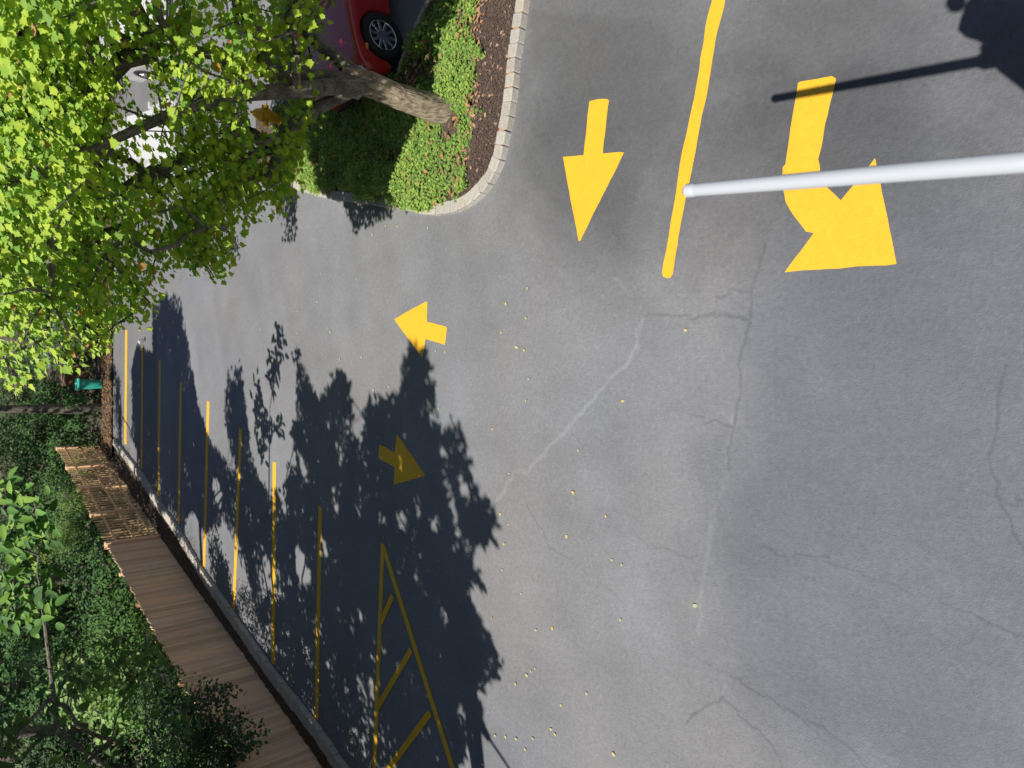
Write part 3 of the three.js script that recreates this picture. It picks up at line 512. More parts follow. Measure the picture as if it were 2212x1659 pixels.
{ // pale feathery conifer sprays
  const b = []; for (const [px, py, z] of [[165, 1130, 31], [150, 1085, 31.6], [185, 1060, 32], [130, 1160, 30.6], [110, 1190, 30.4]]) { const u = U(px, py, z); b.push([u[0], u[1] - 0.2, u[2], 0.55, 0.75, 0.55]); }
  shrub('conifer_shrub', 'pale yellow-green feathery conifer above the slatted fence', b, 5200, 0.09, needleGeo, paleE, { mask: vm, cr: 0.16, tall: 1.7, lift: 0.2, mat: leafy });
}
{ // round-leaved pale shrub
  const b = []; for (const [px, py, z] of [[195, 1500, 19.6], [150, 1520, 19.6], [240, 1470, 19.7], [215, 1560, 19.2], [120, 1480, 20]]) { const u = U(px, py, z); b.push([u[0], u[1] - 0.25, u[2], 0.55, 0.45, 0.5]); }
  shrub('round_leaved_shrub', 'sunlit round-leaved pale green shrub behind the solid fence', b, 1500, 0.12, roundGeo, [[0.22, 0.38, 0.08], [0.36, 0.52, 0.16]], { mask: vm, per: 14, mat: leafy });
  const b2 = []; for (const [px, py, z] of [[300, 1440, 19.9], [310, 1500, 19.2], [270, 1540, 19.0]]) { const u = U(px, py, z); b2.push([u[0], u[1] - 0.2, u[2], 0.4, 0.5, 0.4]); }
  shrub('round_leaved_shrub', 'small round-leaved sprays hanging over the fence top', b2, 700, 0.12, roundGeo, [[0.16, 0.34, 0.05], [0.28, 0.48, 0.09]], { mask: vm, per: 12, mat: leafy });
}
{ // big-leaved branch near the left edge: every leaf a part
  const t = thing('large_leaved_bush', 'bush with large glossy bright green leaves above the dark shrubs', 'bush');
  const u0 = U(60, 1200, 15.5); const rx = fx(15.5) - 1.3; t.position.copy(V3(rx, 0, u0[2])); const o = t.position;
  const tips = []; for (const [px, py] of [[20, 1060], [50, 1090], [30, 1130], [75, 1110], [20, 1180], [60, 1170], [95, 1150], [45, 1220], [15, 1250], [80, 1280], [100, 1300], [60, 1320], [90, 1345], [25, 1330], [85, 1240], [30, 1290]]) { const u = U(px, py, 15.5 + R(-.9, .9)); tips.push(V3(...u).sub(o)); }
  const stem = [V3(rx, 0, u0[2]), V3(rx + 0.2, 2.6, u0[2]), V3(rx * 0.55 + u0[0] * 0.45, u0[1] - 0.5, u0[2] + 0.2), V3(u0[0] - 0.7, u0[1] - 0.2, u0[2])].map(p => p.sub(o));
  mesh('stems', BGU.mergeGeometries([limb(stem, [0.09, 0.075, 0.05, 0.03], 7), branchWork([stem.map((p, i) => ({ p, r: 0.08 - 0.02 * i }))], tips, 0.009)]), barkMat, t);
  const mats = [[0.08, 0.22, 0.02], [0.13, 0.30, 0.025], [0.22, 0.40, 0.04], [0.05, 0.15, 0.02]].map(c => new THREE.MeshPhysicalMaterial({ color: lin(...c), roughness: 0.8, transmission: 0.35, thickness: 0, side: THREE.DoubleSide }));
  for (const tip of tips) for (let i = 0; i < 15; i++) {
    const m = mesh('leaf', ovalGeo, mats[Math.floor(rnd() * 4)], t); m.position.copy(tip).add(new THREE.Vector3(gauss() * 0.24, gauss() * 0.2, gauss() * 0.24));
    m.quaternion.copy(leafQuat(new THREE.Vector3(-0.1, 0.8, 0.5), 0.45)); const s = R(0.2, 0.32); m.scale.setScalar(s);
  }
}
// far end: shrubs and a dark trunk behind the bank
function hedgeRow(label, pts, n, cols) { shrub('hedge', label, pts, n, 0.17, ovalGeo, cols, { cat: 'hedge', cr: 0.3, per: 30 }); }
hedgeRow('low dark hedge along the near side of the back road', [-16, -13.2, -10.5, -8, -5.5, -3, -0.5, 2, 4.5, 7, 9.5].map(x => [x, 0.9, 44.5 + R(-.5, .5), 1.7, 1.2, 1.0]), 8000, midE);
shrub('evergreen_shrub', 'dark rounded shrub between the yellow hydrant and the white cars', [[6.2, 0.9, 19.2, 1.4, 1.0, 0.9], [8.4, 1.0, 19.6, 1.4, 1.1, 1.0], [4.3, 0.8, 19.4, 1.2, 0.9, 0.9], [10.4, 0.9, 18.5, 1.4, 1.0, 1.2]], 5200, 0.1, ovalGeo, midE, {});
hedgeRow('dark woodland thicket beyond the far end of the fence', [[-3, 42], [-6, 44.5], [-9, 47], [-4.5, 48], [-1.5, 46], [-8, 52], [-13, 50], [-3.5, 53], [0, 51]].map(([x, z]) => [x, 1.5, z, 2.0, 1.9, 1.8]), 16000, midE);
hedgeRow('long hedge along the far side of the back road', [-26, -20, -14, -8, -2, 4, 10, 16, 22].map(x => [x, 1.6, 60 + R(-1, 1), 3.6, 2.2, 1.5]), 12000, darkE);
shrub('evergreen_shrub', 'dark leafy shrub on the bank past the last stall line', [[-1.6, 0.9, 38, 1.6, 1.3, 1.2], [-4.2, 0.9, 39.5, 1.6, 1.5, 1.4]], 3600, 0.13, ovalGeo, midE, {});
shrub('evergreen_shrub', 'low dark shrub on the bank under the maple edge', [[2.2, 0.8, 38.2, 1.8, 1.2, 1.2], [5.2, 0.8, 38.6, 1.8, 1.1, 1.2]], 3600, 0.13, ovalGeo, midE, {});
function backTree(label, x, z, h, r, n, cols, geo = ovalGeo) {
  const t = thing('background_tree', label, 'tree', 'trees beyond the parking lot'); t.position.copy(V3(x, -0.05, z)); const o = t.position;
  const c = new THREE.CatmullRomCurve3([V3(x, 0, z), V3(x + 0.1, h * 0.3, z), V3(x + R(-.4, .4), h * 0.75, z)].map(p => p.sub(o))).getPoints(10);
  mesh('trunk', limb(c, c.map((_, i) => 0.28 * (1 - 0.7 * i / 10)), 9), barkMat, t);
  const leaves = [], cl = [];
  for (let k = 0; k < n / 40; k++) {
    const a = R(0, 6.283), u = R(-1, 1), q = Math.sqrt(1 - u * u), rr = Math.pow(rnd(), 0.4), cx = x + r * rr * q * Math.cos(a), cy = h * 0.66 + h * 0.36 * rr * u, cz = z + r * rr * q * Math.sin(a), tone = rnd(); cl.push(V3(cx, cy, cz).sub(o));
    for (let i = 0; i < 40; i++) leaves.push({ p: V3(cx + gauss() * 0.55, cy + gauss() * 0.4, cz + gauss() * 0.55).sub(o), q: leafQuat(new THREE.Vector3(0, 0.9, 0.4), 0.5), s: R(0.15, 0.28), c: mixc(cols[0], cols[1], tone) });
  }
  mesh('branches', branchWork([c.filter((_, i) => i % 2 === 0).map((p, i) => ({ p, r: 0.2 - 0.03 * i }))], cl.filter((_, i) => i % 2 === 0), 0.015), barkMat, t);
  instanced('crown', geo, leafy, leaves, t);
}
backTree('dark straight trunk standing on the bank past the fence end', -1.2, 37.2, 11, 3.4, 5000, greenB);
backTree('dark broad tree behind the bank beyond the fence end', -6.5, 43, 10, 4.2, 6000, greenB);
backTree('green tree behind the two white cars', 13, 34, 9, 4, 5000, greenA);
backTree('tall green tree beyond the white cars towards the road', 6, 41, 9, 4, 5000, greenA);
backTree('far green tree across the back road', -2, 62, 8, 5, 5000, greenA);
backTree('far dark tree across the back road', 14, 60, 9, 5.5, 5000, greenB);
backTree('far tree at the road past the fence', -14, 55, 10, 5.5, 5000, greenB);
backTree('tall tree standing beyond the red car', 20, 30, 10, 4.5, 4000, greenB);

// ---------------------------------------------------------------- island ground cover
{
  const area = gp([[1060, -70], [1051, 0], [1046, 90], [1037, 180], [1036, 255], [1022, 300], [1015, 360], [1012, 405], [1000, 438], [962, 450], [925, 452], [878, 441], [800, 428], [720, 418], [655, 400], [600, 370], [600, 240], [680, 215], [800, 195], [872, 172], [905, 95], [947, 0], [970, -70]]);
  const cx = area.map(p => p[0]), cz = area.map(p => p[1]), x0 = Math.min(...cx), x1 = Math.max(...cx), z0 = Math.min(...cz), z1 = Math.max(...cz);
  const list = [], dead = [];
  let n = 0; while (list.length < 46000 && n++ < 1500000) {
    const x = R(x0, x1), z = R(z0, z1), wx = x + 0.7 * (fbm(x * 3, z * 3, 3) - 0.5), wz = z + 0.7 * (fbm(x * 3 + 9, z * 3, 3) - 0.5); if (!inPoly([wx, wz], area)) continue;
    const d = fbm(x * 1.6, z * 1.6, 3); if (rnd() > 2.2 * d - 0.55) continue;
    const hgt = 0.11 + R(0, 0.24) * Math.max(0.06, d * 1.8 - 0.5);
    list.push({ p: V3(x, hgt, z), q: leafQuat(new THREE.Vector3(-0.1, 0.9, 0.25), 0.45), s: R(0.022, 0.06), c: mixc([0.11, 0.27, 0.03], [0.38, 0.52, 0.08], Math.min(1, d * rnd() * 2)) });
  }
  while (dead.length < 900) { const x = R(x0, x1), z = R(z0, z1); if (!inPoly([x, z], area)) continue; if (fbm(x * 2 + 5, z * 2, 2) < 0.5 && rnd() < 0.7) continue; dead.push({ p: V3(x, R(0.15, 0.24), z), q: leafQuat(UP, 0.35), s: R(0.06, 0.12), c: mixc([0.30, 0.14, 0.06], [0.42, 0.24, 0.10], rnd()) }); }
  const edge = gp([[1051, 0], [1044, 90], [1036, 180], [1034, 255], [1022, 300], [1012, 360], [1005, 410]]);
  for (const [x, z] of resample(edge, 0.012)) { if (rnd() < 0.5) continue; dead.push({ p: V3(x + gauss() * 0.12, R(0.115, 0.16), z + gauss() * 0.12), q: leafQuat(UP, 0.3), s: R(0.05, 0.11), c: mixc([0.34, 0.16, 0.08], [0.45, 0.27, 0.16], rnd()) }); }
  const g = instanced('ground_cover', roundGeo, leafy, list, scene); g.userData.label = 'low green ground cover filling the planted island'; g.userData.category = 'ground cover';
  const chip = new THREE.BoxGeometry(1, 0.25, 0.4), chips = [], bed = gp([[1051, -60], [1046, 90], [1037, 180], [1022, 300], [1012, 400], [1000, 430], [1030, 420], [1060, 385], [1078, 340], [1090, 290], [1103, 230], [1114, 130], [1130, 0], [1140, -60]]);
  const ex = bed.map(p => p[0]), ez = bed.map(p => p[1]); while (chips.length < 5000) { const x = R(Math.min(...ex), Math.max(...ex)), z = R(Math.min(...ez), Math.max(...ez)); if (!inPoly([x, z], bed)) continue; chips.push({ p: V3(x, 0.105 + R(0, 0.012), z), q: leafQuat(UP, 0.25), s: R(0.015, 0.055), c: mixc([0.06, 0.042, 0.035], [0.17, 0.115, 0.09], rnd() * rnd()) }); }
  const ch = instanced('mulch_chips', chip, std(lin(1, 1, 1), 0.95), chips, scene); ch.userData.label = 'brown bark chips in the bare strip along the pale kerb'; ch.userData.category = 'mulch';
  for (let i = 0; i < 90; i++) { let x, z; do { x = R(Math.min(...ex), Math.max(...ex)); z = R(Math.min(...ez), Math.max(...ez)); } while (!inPoly([x, z], bed)); dead.push({ p: V3(x, 0.125, z), q: leafQuat(UP, 0.3), s: R(0.04, 0.1), c: mixc([0.30, 0.17, 0.10], [0.42, 0.28, 0.18], rnd()) }); }
  const dl = instanced('dry_leaf_litter', ovalGeo, leafMat(0.15, 0.95), dead, scene); dl.userData.label = 'brown dry leaves caught in the island ground cover'; dl.userData.category = 'leaf litter';
  const far = []; for (let i = 0; i < 2600; i++) { const x = R(-3.2, 8.8), z = R(35.2, 37.2); far.push({ p: V3(x, 0.08 + R(0, 0.05), z), q: leafQuat(UP, 0.4), s: R(0.08, 0.16), c: mixc([0.16, 0.08, 0.035], [0.30, 0.17, 0.08], rnd()) }); }
  const fl = instanced('bank_leaf_litter', ovalGeo, leafMat(0.1, 0.95), far, scene); fl.userData.label = 'brown dead leaves on the bank beyond the last stall'; fl.userData.category = 'leaf litter';
  const lit = []; for (let i = 0; i < 900; i++) { const k = R(0, wallLine.length - 1.001), a = wallLine[Math.floor(k)], b = wallLine[Math.floor(k) + 1], u = k % 1; lit.push({ p: V3(a[0] + (b[0] - a[0]) * u - R(0.3, 1.2), 0.045 + R(0, .03), a[1] + (b[1] - a[1]) * u), q: leafQuat(UP, 0.35), s: R(0.05, 0.12), c: mixc([0.12, 0.07, 0.035], [0.25, 0.14, 0.06], rnd()) }); }
  const ll = instanced('fence_leaf_litter', ovalGeo, leafMat(0.1, 0.95), lit, scene); ll.userData.label = 'brown leaf litter in the strip between kerb and fence'; ll.userData.category = 'leaf litter';
}

// ---------------------------------------------------------------- fallen yellow leaves on the asphalt
{
  const spots = [];
  const add = (ox, oy, a) => { for (const [x, y] of a) spots.push([(ox + x / 2.212) / 1.8083, (oy + y / 2.212) / 1.8083]); };
  add(1000, 750, [[335, 370], [1120, 300], [1220, 295], [1010, 360], [1495, 305], [880, 760], [525, 955], [1150, 935], [370, 1035], [310, 1005], [70, 1050], [620, 1180], [640, 1200], [355, 1218], [585, 1400], [2170, 955], [2115, 1220], [1640, 1395], [1565, 1375], [40, 1195], [730, 1440], [910, 1420], [145, 1450], [565, 720], [1125, 145], [1185, 145]]);
  add(1000, 1500, [[895, 15], [1020, 40], [1145, 25], [1240, 50], [1590, 205], [2038, 390], [912, 218], [2200, 775], [1855, 960], [2110, 1135], [2180, 1220], [2155, 1375], [1105, 1330], [1365, 1450], [1580, 1525], [2125, 1610], [1300, 1450]]);
  add(2000, 750, [[132, 1100], [30, 1340], [118, 1365], [1490, 1195], [145, 830], [140, 1620]]);
  add(2000, 1500, [[130, 135], [950, 155], [572, 585], [545, 943], [815, 1130], [468, 1332], [862, 1510], [952, 1548]]);
  add(2000, 2250, [[90, 145], [205, 470], [358, 470], [1570, 262], [170, 815], [120, 845], [38, 920], [208, 790], [642, 1025], [430, 1130], [950, 370], [330, 1318], [370, 1352], [195, 1410], [115, 1485], [50, 1410], [870, 1520]]);
  add(1000, 2250, [[2080, 1380], [2155, 1375], [1955, 1610], [1840, 110], [2050, 370], [470, 345]]);
  const cols = [[0.46, 0.40, 0.16], [0.42, 0.40, 0.2], [0.55, 0.40, 0.12], [0.38, 0.38, 0.22]].map(c => std(lin(...c), 0.8, { side: THREE.DoubleSide }));
  spots.forEach(([px, py]) => {
    const [x, z] = G(px, py), m = mesh(numbered('fallen_leaf'), roundGeo, cols[Math.floor(rnd() * 4)]);
    m.position.copy(V3(x, 0.014, z)); m.rotation.set(R(-.1, .1), R(0, 6.28), R(-.1, .1)); m.scale.setScalar(R(0.035, 0.062));
    tag(m, 'small yellow fallen leaf lying on the grey asphalt', 'fallen leaf', 'yellow leaves scattered over the asphalt');
  });
  const wp = thing('paper_scrap', 'crumpled white paper cup on the asphalt near the far shadow', 'litter');
  const [x, z] = G(314, 734); wp.position.copy(V3(x, 0, z));
  const cup = mesh('cup', new THREE.LatheGeometry([[0, 0], [0.09, 0], [0.13, 0.3], [0.12, 0.3], [0.085, 0.02], [0, 0.02]].map(p => new THREE.Vector2(...p)), 14), std(lin(0.8, 0.8, 0.82), 0.5), wp); cup.rotation.z = 0.5; cup.position.y = 0.05; cup.scale.setScalar(0.7);
}

// ---------------------------------------------------------------- cars
const rubber = std(lin(0.012, 0.012, 0.013), 0.85), chrome = std(lin(0.75, 0.77, 0.8), 0.18, { metalness: 1 }), darkGlass = new THREE.MeshPhysicalMaterial({ color: lin(0.012, 0.025, 0.028), roughness: 0.05, clearcoat: 1 }), blackTrim = std(lin(0.015, 0.015, 0.016), 0.6), lampGlass = new THREE.MeshPhysicalMaterial({ color: lin(0.55, 0.6, 0.6), roughness: 0.1, clearcoat: 1 }), amber = std(lin(0.7, 0.25, 0.03), 0.3), rotor = std(lin(0.03, 0.03, 0.032), 0.5);
const rimSpoke = (() => { const s = new THREE.Shape(); s.moveTo(-0.028, 0.05); s.lineTo(0.028, 0.05); s.lineTo(0.02, 0.255); s.lineTo(-0.02, 0.255); s.closePath(); const g = new THREE.ExtrudeGeometry(s, { depth: 0.03, bevelEnabled: true, bevelSize: 0.005, bevelThickness: 0.005, bevelSegments: 2 }); return g; })();
function makeWheel(parent, x, y, z, side, r) {
  const g = new THREE.Group(); g.name = 'wheel'; parent.add(g); g.position.set(x, y, z); g.rotation.y = side > 0 ? 0 : Math.PI; g.scale.setScalar(r / 0.42);
  const tyre = mesh('tyre', new THREE.LatheGeometry([[0.27, -0.10], [0.30, -0.125], [0.38, -0.13], [0.41, -0.11], [0.42, -0.06], [0.42, 0.06], [0.41, 0.11], [0.38, 0.13], [0.30, 0.125], [0.27, 0.10]].map(p => new THREE.Vector2(...p)), 40), rubber, g); tyre.rotation.x = Math.PI / 2;
  const rim = mesh('rim', new THREE.LatheGeometry([[0.272, -0.10], [0.262, -0.09], [0.245, 0.06], [0.262, 0.11], [0.278, 0.115], [0.278, 0.10]].map(p => new THREE.Vector2(...p)), 40), chrome, g); rim.rotation.x = Math.PI / 2;
  const disc = mesh('brake_disc', new THREE.CylinderGeometry(0.25, 0.25, 0.02, 28), rotor, g); disc.rotation.x = Math.PI / 2; disc.position.z = 0.01;
  for (let k = 0; k < 10; k++) { const s = mesh('spoke', rimSpoke, chrome, g); s.rotation.z = k / 10 * Math.PI * 2; s.position.z = 0.065; }
  const hub = mesh('hub', new THREE.CylinderGeometry(0.055, 0.065, 0.05, 18), chrome, g); hub.rotation.x = Math.PI / 2; hub.position.z = 0.075;
}
function makeCar(name, label, paint, o) {                              // front towards +x, base on the ground
  const t = thing(name, label, 'car', o.group), L = o.L ?? 4.7, Wd = o.W ?? 1.86, r = o.r ?? 0.38, fwx = L / 2 - (o.front ?? 0.9), rwx = -L / 2 + 0.95, belt = 1.0, top = o.top ?? 1.72;
  const s = new THREE.Shape(), a = r + 0.07;
  s.moveTo(L / 2 - 0.12, 0.3); s.quadraticCurveTo(L / 2, 0.34, L / 2, 0.55); s.quadraticCurveTo(L / 2, 0.86, L / 2 - 0.16, 0.92); s.quadraticCurveTo(L / 2 - 0.6, 1.04, L / 2 - 1.25, belt + 0.1); s.lineTo(-L / 2 + 0.25, belt + 0.1); s.quadraticCurveTo(-L / 2, belt, -L / 2, 0.75); s.lineTo(-L / 2 + 0.04, 0.36); s.lineTo(-L / 2 + 0.2, 0.3);
  s.lineTo(rwx - a, 0.3); s.absarc(rwx, r, a, Math.PI * 1.03, -0.03 * Math.PI, true); s.lineTo(fwx - a, 0.27); s.absarc(fwx, r, a, Math.PI * 1.03, -0.03 * Math.PI, true); s.closePath();
  const bev = 0.1, body = new THREE.ExtrudeGeometry(s, { depth: Wd - 2 * bev, bevelEnabled: true, bevelSize: 0.06, bevelThickness: bev, bevelSegments: 5, curveSegments: 18 }); body.translate(0, 0, -(Wd - 2 * bev) / 2);
  mesh('body', BGU.toCreasedNormals(body, 0.6), paint, t);
  // cabin: lofted frame with separate glass
  const hw = Wd / 2 - 0.13, tw = Wd / 2 - 0.30, f0 = L / 2 - 1.15, f1 = L / 2 - 1.95, b1 = -L / 2 + 0.62, b0 = -L / 2 + 0.16, y0 = belt + 0.06, y1 = top;
  const P = [[f0, y0, hw], [f0, y0, -hw], [b0, y0, -hw], [b0, y0, hw], [f1, y1 - 0.05, tw], [f1, y1 - 0.05, -tw], [b1, y1 - 0.05, -tw], [b1, y1 - 0.05, tw]].map(p => new THREE.Vector3(...p));
  const quad = (q, mat, nm, push) => { const n = new THREE.Vector3().crossVectors(q[1].clone().sub(q[0]), q[3].clone().sub(q[0])).normalize().multiplyScalar(push); const c = q[0].clone().add(q[1]).add(q[2]).add(q[3]).multiplyScalar(.25); const g = new THREE.BufferGeometry(), pos = []; for (const i of [0, 1, 2, 0, 2, 3]) { const v = q[i].clone().lerp(c, 0.0).add(n); pos.push(v.x, v.y, v.z); } g.setAttribute('position', new THREE.Float32BufferAttribute(pos, 3)); g.computeVertexNormals(); return mesh(nm, g, mat, t); };
  const ins = (q, m) => { const c = q[0].clone().add(q[1]).add(q[2]).add(q[3]).multiplyScalar(.25); return q.map(v => v.clone().lerp(c, m)); };
  const cab = []; for (const [i, j, k, l] of [[1, 0, 4, 5], [0, 3, 7, 4], [2, 1, 5, 6], [3, 2, 6, 7]]) for (const n of [i, j, k, i, k, l]) cab.push(P[n].x, P[n].y, P[n].z);
  const cg = new THREE.BufferGeometry(); cg.setAttribute('position', new THREE.Float32BufferAttribute(cab, 3)); cg.computeVertexNormals(); mesh('cabin', cg, paint, t);
  const roof = new RoundedBoxGeometry(f1 - b1 + 0.1, 0.1, tw * 2 + 0.06, 4, 0.045); const rm = mesh('roof', roof, paint, t); rm.position.set((f1 + b1) / 2, y1 - 0.04, 0);
  quad(ins([P[1], P[0], P[4], P[5]], 0.09), darkGlass, 'windscreen', 0.008); quad(ins([P[3], P[2], P[6], P[7]], 0.14), darkGlass, 'rear_window', 0.008);
  for (const sd of [0, 1]) { const q = sd ? [P[2], P[1], P[5], P[6]] : [P[0], P[3], P[7], P[4]]; const lerp2 = (u, v) => q[0].clone().lerp(q[1], u).lerp(q[3].clone().lerp(q[2], u), v); for (const [u0, u1] of (sd ? [[0.08, 0.46], [0.5, 0.86]] : [[0.14, 0.5], [0.54, 0.92]])) quad([lerp2(u0, .14), lerp2(u1, .14), lerp2(u1, .86), lerp2(u0, .86)], darkGlass, 'side_window', 0.008); }
  for (const sd of [1, -1]) {
    makeWheel(t, fwx, r, sd * (Wd / 2 - 0.10), sd, r); makeWheel(t, rwx, r, sd * (Wd / 2 - 0.10), sd, r);
    const hl = mesh('headlight', new RoundedBoxGeometry(0.34, 0.15, 0.34, 3, 0.05), lampGlass, t); hl.position.set(L / 2 - 0.14, 0.80, sd * (Wd / 2 - 0.24)); hl.rotation.y = -sd * -0.35;
    const am = mesh('turn_signal', new RoundedBoxGeometry(0.12, 0.06, 0.06, 2, 0.02), amber, t); am.position.set(L / 2 - 0.34, 0.78, sd * (Wd / 2 - 0.015));
    const mi = mesh('wing_mirror', new RoundedBoxGeometry(0.12, 0.14, 0.22, 3, 0.04), paint, t); mi.position.set(f0 - 0.28, 1.13, sd * (Wd / 2 + 0.06));
    const tl = mesh('tail_light', new RoundedBoxGeometry(0.06, 0.26, 0.16, 2, 0.02), std(lin(0.35, 0.01, 0.01), 0.3), t); tl.position.set(-L / 2 - 0.0, 0.85, sd * (Wd / 2 - 0.18));
    for (const dx of [0.5, -0.45]) { const h = mesh('door_handle', new RoundedBoxGeometry(0.16, 0.03, 0.03, 2, 0.012), chrome, t); h.position.set(dx - 0.2, 0.93, sd * (Wd / 2 + 0.008)); }
    const arch = mesh('arch_liner', new THREE.CylinderGeometry(a + 0.04, a + 0.04, 0.3, 24, 1, true, 0, Math.PI * 2), blackTrim, t); arch.material.side = THREE.DoubleSide; arch.rotation.x = Math.PI / 2; arch.position.set(fwx, r, sd * (Wd / 2 - 0.3));
  }
  const gr = mesh('grille', new RoundedBoxGeometry(0.05, 0.2, Wd - 0.8, 2, 0.02), blackTrim, t); gr.position.set(L / 2 + 0.045, 0.68, 0);
  for (const dy of [-0.05, 0.03]) { const b = mesh('grille_bar', new RoundedBoxGeometry(0.04, 0.025, Wd - 0.84, 2, 0.01), chrome, t); b.position.set(L / 2 + 0.06, 0.68 + dy, 0); }
  const bp = mesh('bumper', new RoundedBoxGeometry(0.12, 0.16, Wd - 0.2, 3, 0.05), o.bumper ?? blackTrim, t); bp.position.set(L / 2 + 0.02, 0.42, 0);
  const pl = mesh('number_plate', new RoundedBoxGeometry(0.015, 0.15, 0.3, 1, 0.005), std(lin(0.7, 0.7, 0.66), 0.5), t); pl.position.set(L / 2 + 0.09, 0.45, 0);
  const fl = mesh('underbody', new THREE.BoxGeometry(L - 0.9, 0.3, Wd - 0.5), blackTrim, t); fl.position.set(0, 0.42, 0);
  return t;
}
const carPaint = (c, cc = 1) => new THREE.MeshPhysicalMaterial({ color: c, roughness: 0.35, clearcoat: cc, clearcoatRoughness: 0.06, side: THREE.DoubleSide });
{
  const red = makeCar('red_car', 'dark red car with alloy wheels parked behind the island', carPaint(lin(0.36, 0.009, 0.011)), { L: 4.8, W: 1.9, r: 0.43, top: 1.75, front: 0.66 });
  const s = (828 - W / 2) / F, w = (EYE - 0.43) / (sp + s * cp), wx = (H / 2 - 75) / F * w, wz = w * (cp - s * sp);
  red.rotation.y = Math.PI + 0.10; // front towards the left of the yard
  const dx = 4.8 / 2 - 0.66, dz = 1.9 / 2 + 0.02, v = new THREE.Vector3(dx, 0, -dz).applyAxisAngle(UP, red.rotation.y); // the wheel on the camera side
  red.position.copy(V3(wx, -0.005, wz)).sub(v); red.position.y = -0.005;
  const white = carPaint(lin(0.55, 0.55, 0.55), 0.6);
  const c1 = makeCar('white_car', 'white car facing the lot behind the maple branches', white, { L: 4.9, W: 1.95, r: 0.38, top: 1.8, group: 'white cars parked beyond the island' });
  c1.position.copy(V3(7.9, -0.005, 25.2)); c1.rotation.y = -Math.PI / 2 + 0.06;
  const c2 = makeCar('white_car', 'white car parked next to the other one nearer the red car', white, { L: 4.9, W: 1.95, r: 0.38, top: 1.85, group: 'white cars parked beyond the island' });
  c2.position.copy(V3(12.3, -0.005, 26.3)); c2.rotation.y = -Math.PI / 2 - 0.05;
}

// ---------------------------------------------------------------- hydrant, shed, bin, post
{
  const t = thing('fire_hydrant', 'yellow fire hydrant in the greenery behind the maple trunk', 'hydrant');
  const [x, z] = G(604, 258, 0.1); t.position.copy(V3(x, 0.08, z)); const y = std(lin(0.75, 0.40, 0.015), 0.5);
  mesh('barrel', new THREE.LatheGeometry([[0, 0], [0.19, 0], [0.19, 0.04], [0.13, 0.06], [0.125, 0.45], [0.16, 0.47], [0.16, 0.51], [0.13, 0.53], [0.12, 0.6], [0.07, 0.67], [0.03, 0.69], [0.03, 0.74], [0, 0.74]].map(p => new THREE.Vector2(...p)), 24), y, t);
  for (const a of [0, Math.PI, -Math.PI / 2]) { const n = mesh('nozzle_cap', new THREE.CylinderGeometry(0.07, 0.085, 0.14, 14), y, t); n.rotation.set(0, a, Math.PI / 2, 'YXZ'); n.position.set(Math.cos(a) * 0.17, 0.38, -Math.sin(a) * 0.17); }
}
{
  const t = thing('brown_shed', 'low brown panelled store box seen between leaves past the stalls', 'shed');
  const [x, z] = G(188, 790); t.position.copy(V3(x, 0, z)); const b = std(lin(0.23, 0.10, 0.055), 0.8), b2 = std(lin(0.30, 0.17, 0.11), 0.8);
  const body = mesh('wall', new RoundedBoxGeometry(2.0, 1.0, 1.0, 2, 0.02), b, t); body.position.y = 0.5;
  for (const dx of [-0.55, 0.0, 0.55]) { const q = mesh('batten', new RoundedBoxGeometry(0.05, 0.96, 0.04, 1, 0.01), b2, t); q.position.set(dx, 0.5, 0.515); }
  const lid = mesh('lid', new RoundedBoxGeometry(2.1, 0.06, 1.1, 2, 0.02), b2, t); lid.position.y = 1.03;
}
{
  const t = thing('teal_bin', 'small teal green bin among the far shrubs', 'bin');
  const [x, z] = G(196, 830); t.position.copy(V3(x, 0, z - 3)); const m = std(lin(0.04, 0.42, 0.32), 0.5);
  mesh('tub', new THREE.CylinderGeometry(0.34, 0.27, 0.95, 4, 1), m, t).position.y = 0.55; t.children[0].rotation.y = Math.PI / 4;
  const l = mesh('lid', new RoundedBoxGeometry(0.56, 0.09, 0.56, 3, 0.03), std(lin(0.06, 0.55, 0.42), 0.45), t); l.position.y = 1.06; l.rotation.x = 0.08;
  for (const s of [-1, 1]) { const w = mesh('wheel', new THREE.CylinderGeometry(0.1, 0.1, 0.05, 14), rubber, t); w.rotation.z = Math.PI / 2; w.position.set(s * 0.22, 0.1, -0.2); }
}

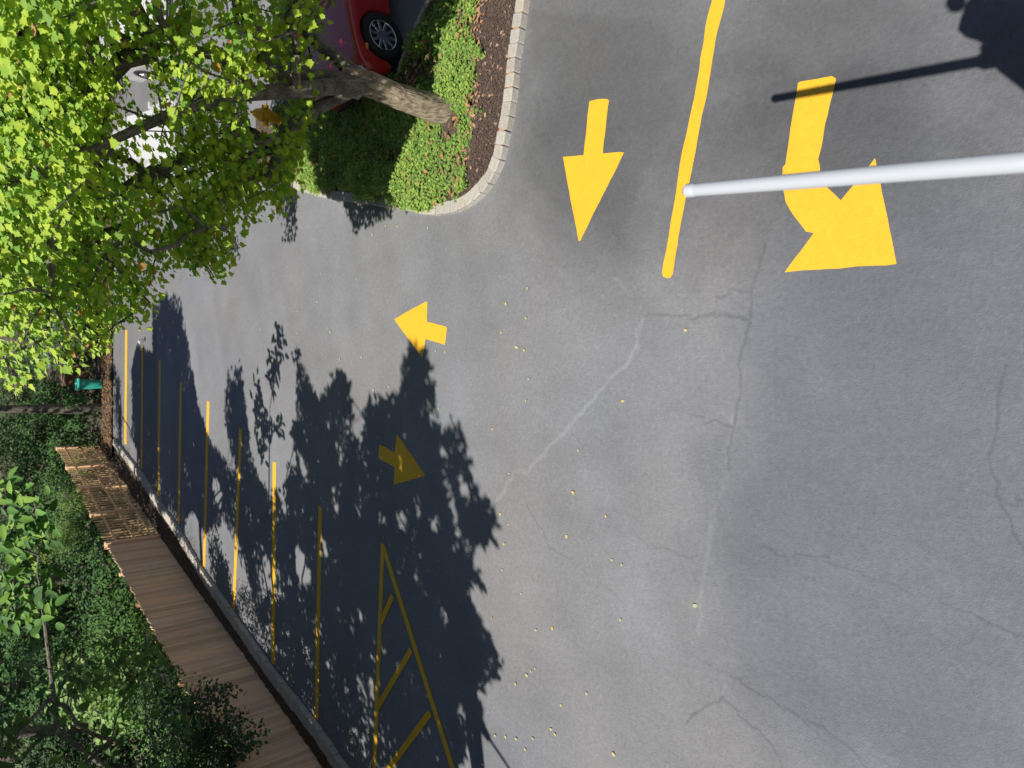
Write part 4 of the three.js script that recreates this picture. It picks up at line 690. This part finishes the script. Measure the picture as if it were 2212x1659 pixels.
// ---------------------------------------------------------------- the white pole and the porch roof that carries it
{
  const PY = EYE * 0.49, q = 0.51;
  const tipG = G(1480, 412), inG = G(2212, 350);
  const tip = [tipG[0] * q, tipG[1] * q], ent = [inG[0] * q, inG[1] * q];
  const k = 0.2, base = [ent[0] + (ent[0] - tip[0]) * k, ent[1] + (ent[1] - tip[1]) * k];
  const t = thing('white_pole', 'white tapered pole reaching out level over the turn arrow', 'pole'); t.position.copy(V3(base[0], PY, base[1]));
  const a = new THREE.Vector3(0, 0, 0), b = V3(tip[0], PY, tip[1]).sub(t.position), n = b.length(), m = std(lin(0.45, 0.48, 0.515), 0.42);
  const prof = [[0.0, 0], [0.047, 0], [0.0455, n * 0.3], [0.042, n * 0.7], [0.0385, n - 0.03], [0.036, n - 0.012], [0.026, n], [0, n]].map(p => new THREE.Vector2(...p));
  const sh = mesh('shaft', new THREE.LatheGeometry(prof, 28), m, t); sh.quaternion.setFromUnitVectors(UP, b.clone().normalize());
  const col = mesh('socket', new THREE.LatheGeometry([[0.047, -0.06], [0.075, -0.06], [0.075, 0.1], [0.06, 0.13], [0.047, 0.13]].map(p => new THREE.Vector2(...p)), 24), m, t); col.quaternion.copy(sh.quaternion);
  const cap = mesh('end_cap', new THREE.LatheGeometry([[0.0, n + 0.006], [0.024, n + 0.006], [0.039, n - 0.012], [0.0415, n - 0.02], [0.0415, n - 0.07], [0.0395, n - 0.075]].map(c => new THREE.Vector2(...c)), 24), std(lin(0.5, 0.52, 0.55), 0.5), t); cap.quaternion.copy(sh.quaternion);
  // porch: roof slab, fascia, wall and corner post; it stands below and to the right of the camera
  const p = thing('porch', 'low porch roof corner standing behind the base of the white pole', 'porch'); p.position.copy(V3(2.6, 0, -1.2));
  const shift = [SX * PY, SZ * PY], gsh = a => a.map(c => { const g = G(c[0], c[1]); return [g[0] - shift[0], g[1] - shift[1]]; });
  const nose = gsh([[2330, 285], [2212, 190], [2150, 142], [2125, 112], [2132, 96], [2118, 82], [2098, 74], [2078, 68], [2086, 40], [2104, 0], [2122, -40], [2180, -110]]);
  const outline = [...nose, [5.2, nose[nose.length - 1][1] - 1.0], [5.2, -3.6], [nose[0][0] - 0.1, -3.6]];
  const sh2 = new THREE.Shape(outline.map(c => new THREE.Vector2(c[0] - 2.6, c[1] + 1.2)));
  const rg = new THREE.ExtrudeGeometry(sh2, { depth: 0.16, bevelEnabled: true, bevelSize: 0.012, bevelThickness: 0.012, bevelSegments: 2 }); rg.rotateX(-Math.PI / 2); rg.translate(0, PY - 0.1, 0);
  mesh('roof', rg, std(lin(0.16, 0.16, 0.17), 0.8), p);
  const wallM = std(lin(0.55, 0.52, 0.46), 0.85);
  const wl = mesh('wall', new RoundedBoxGeometry(2.6, PY - 0.12, 2.0, 2, 0.02), wallM, p); wl.position.set(1.2, (PY - 0.12) / 2, 1.3);
  const gf = G(2065, 6), FY = 4.3, bx = gf[0] - SX * FY, bz = gf[1] - SZ * FY, iron = std(lin(0.05, 0.05, 0.05), 0.6);
  const fin = mesh('finial', new THREE.LatheGeometry([[0, -0.09], [0.05, -0.075], [0.075, -0.02], [0.07, 0.04], [0.03, 0.085], [0, 0.1]].map(c => new THREE.Vector2(...c)), 18), iron, p); fin.position.set(bx - 2.6, FY, -(bz + 1.2));
  mesh('finial_rod', limb([new THREE.Vector3(bx - 2.6, FY - 0.05, -(bz + 1.2)), new THREE.Vector3(bx - 2.6 + 0.3, PY, -(bz + 1.2) + 0.3)], [0.01, 0.012], 6), iron, p);
}

renderer.render(scene, camera);
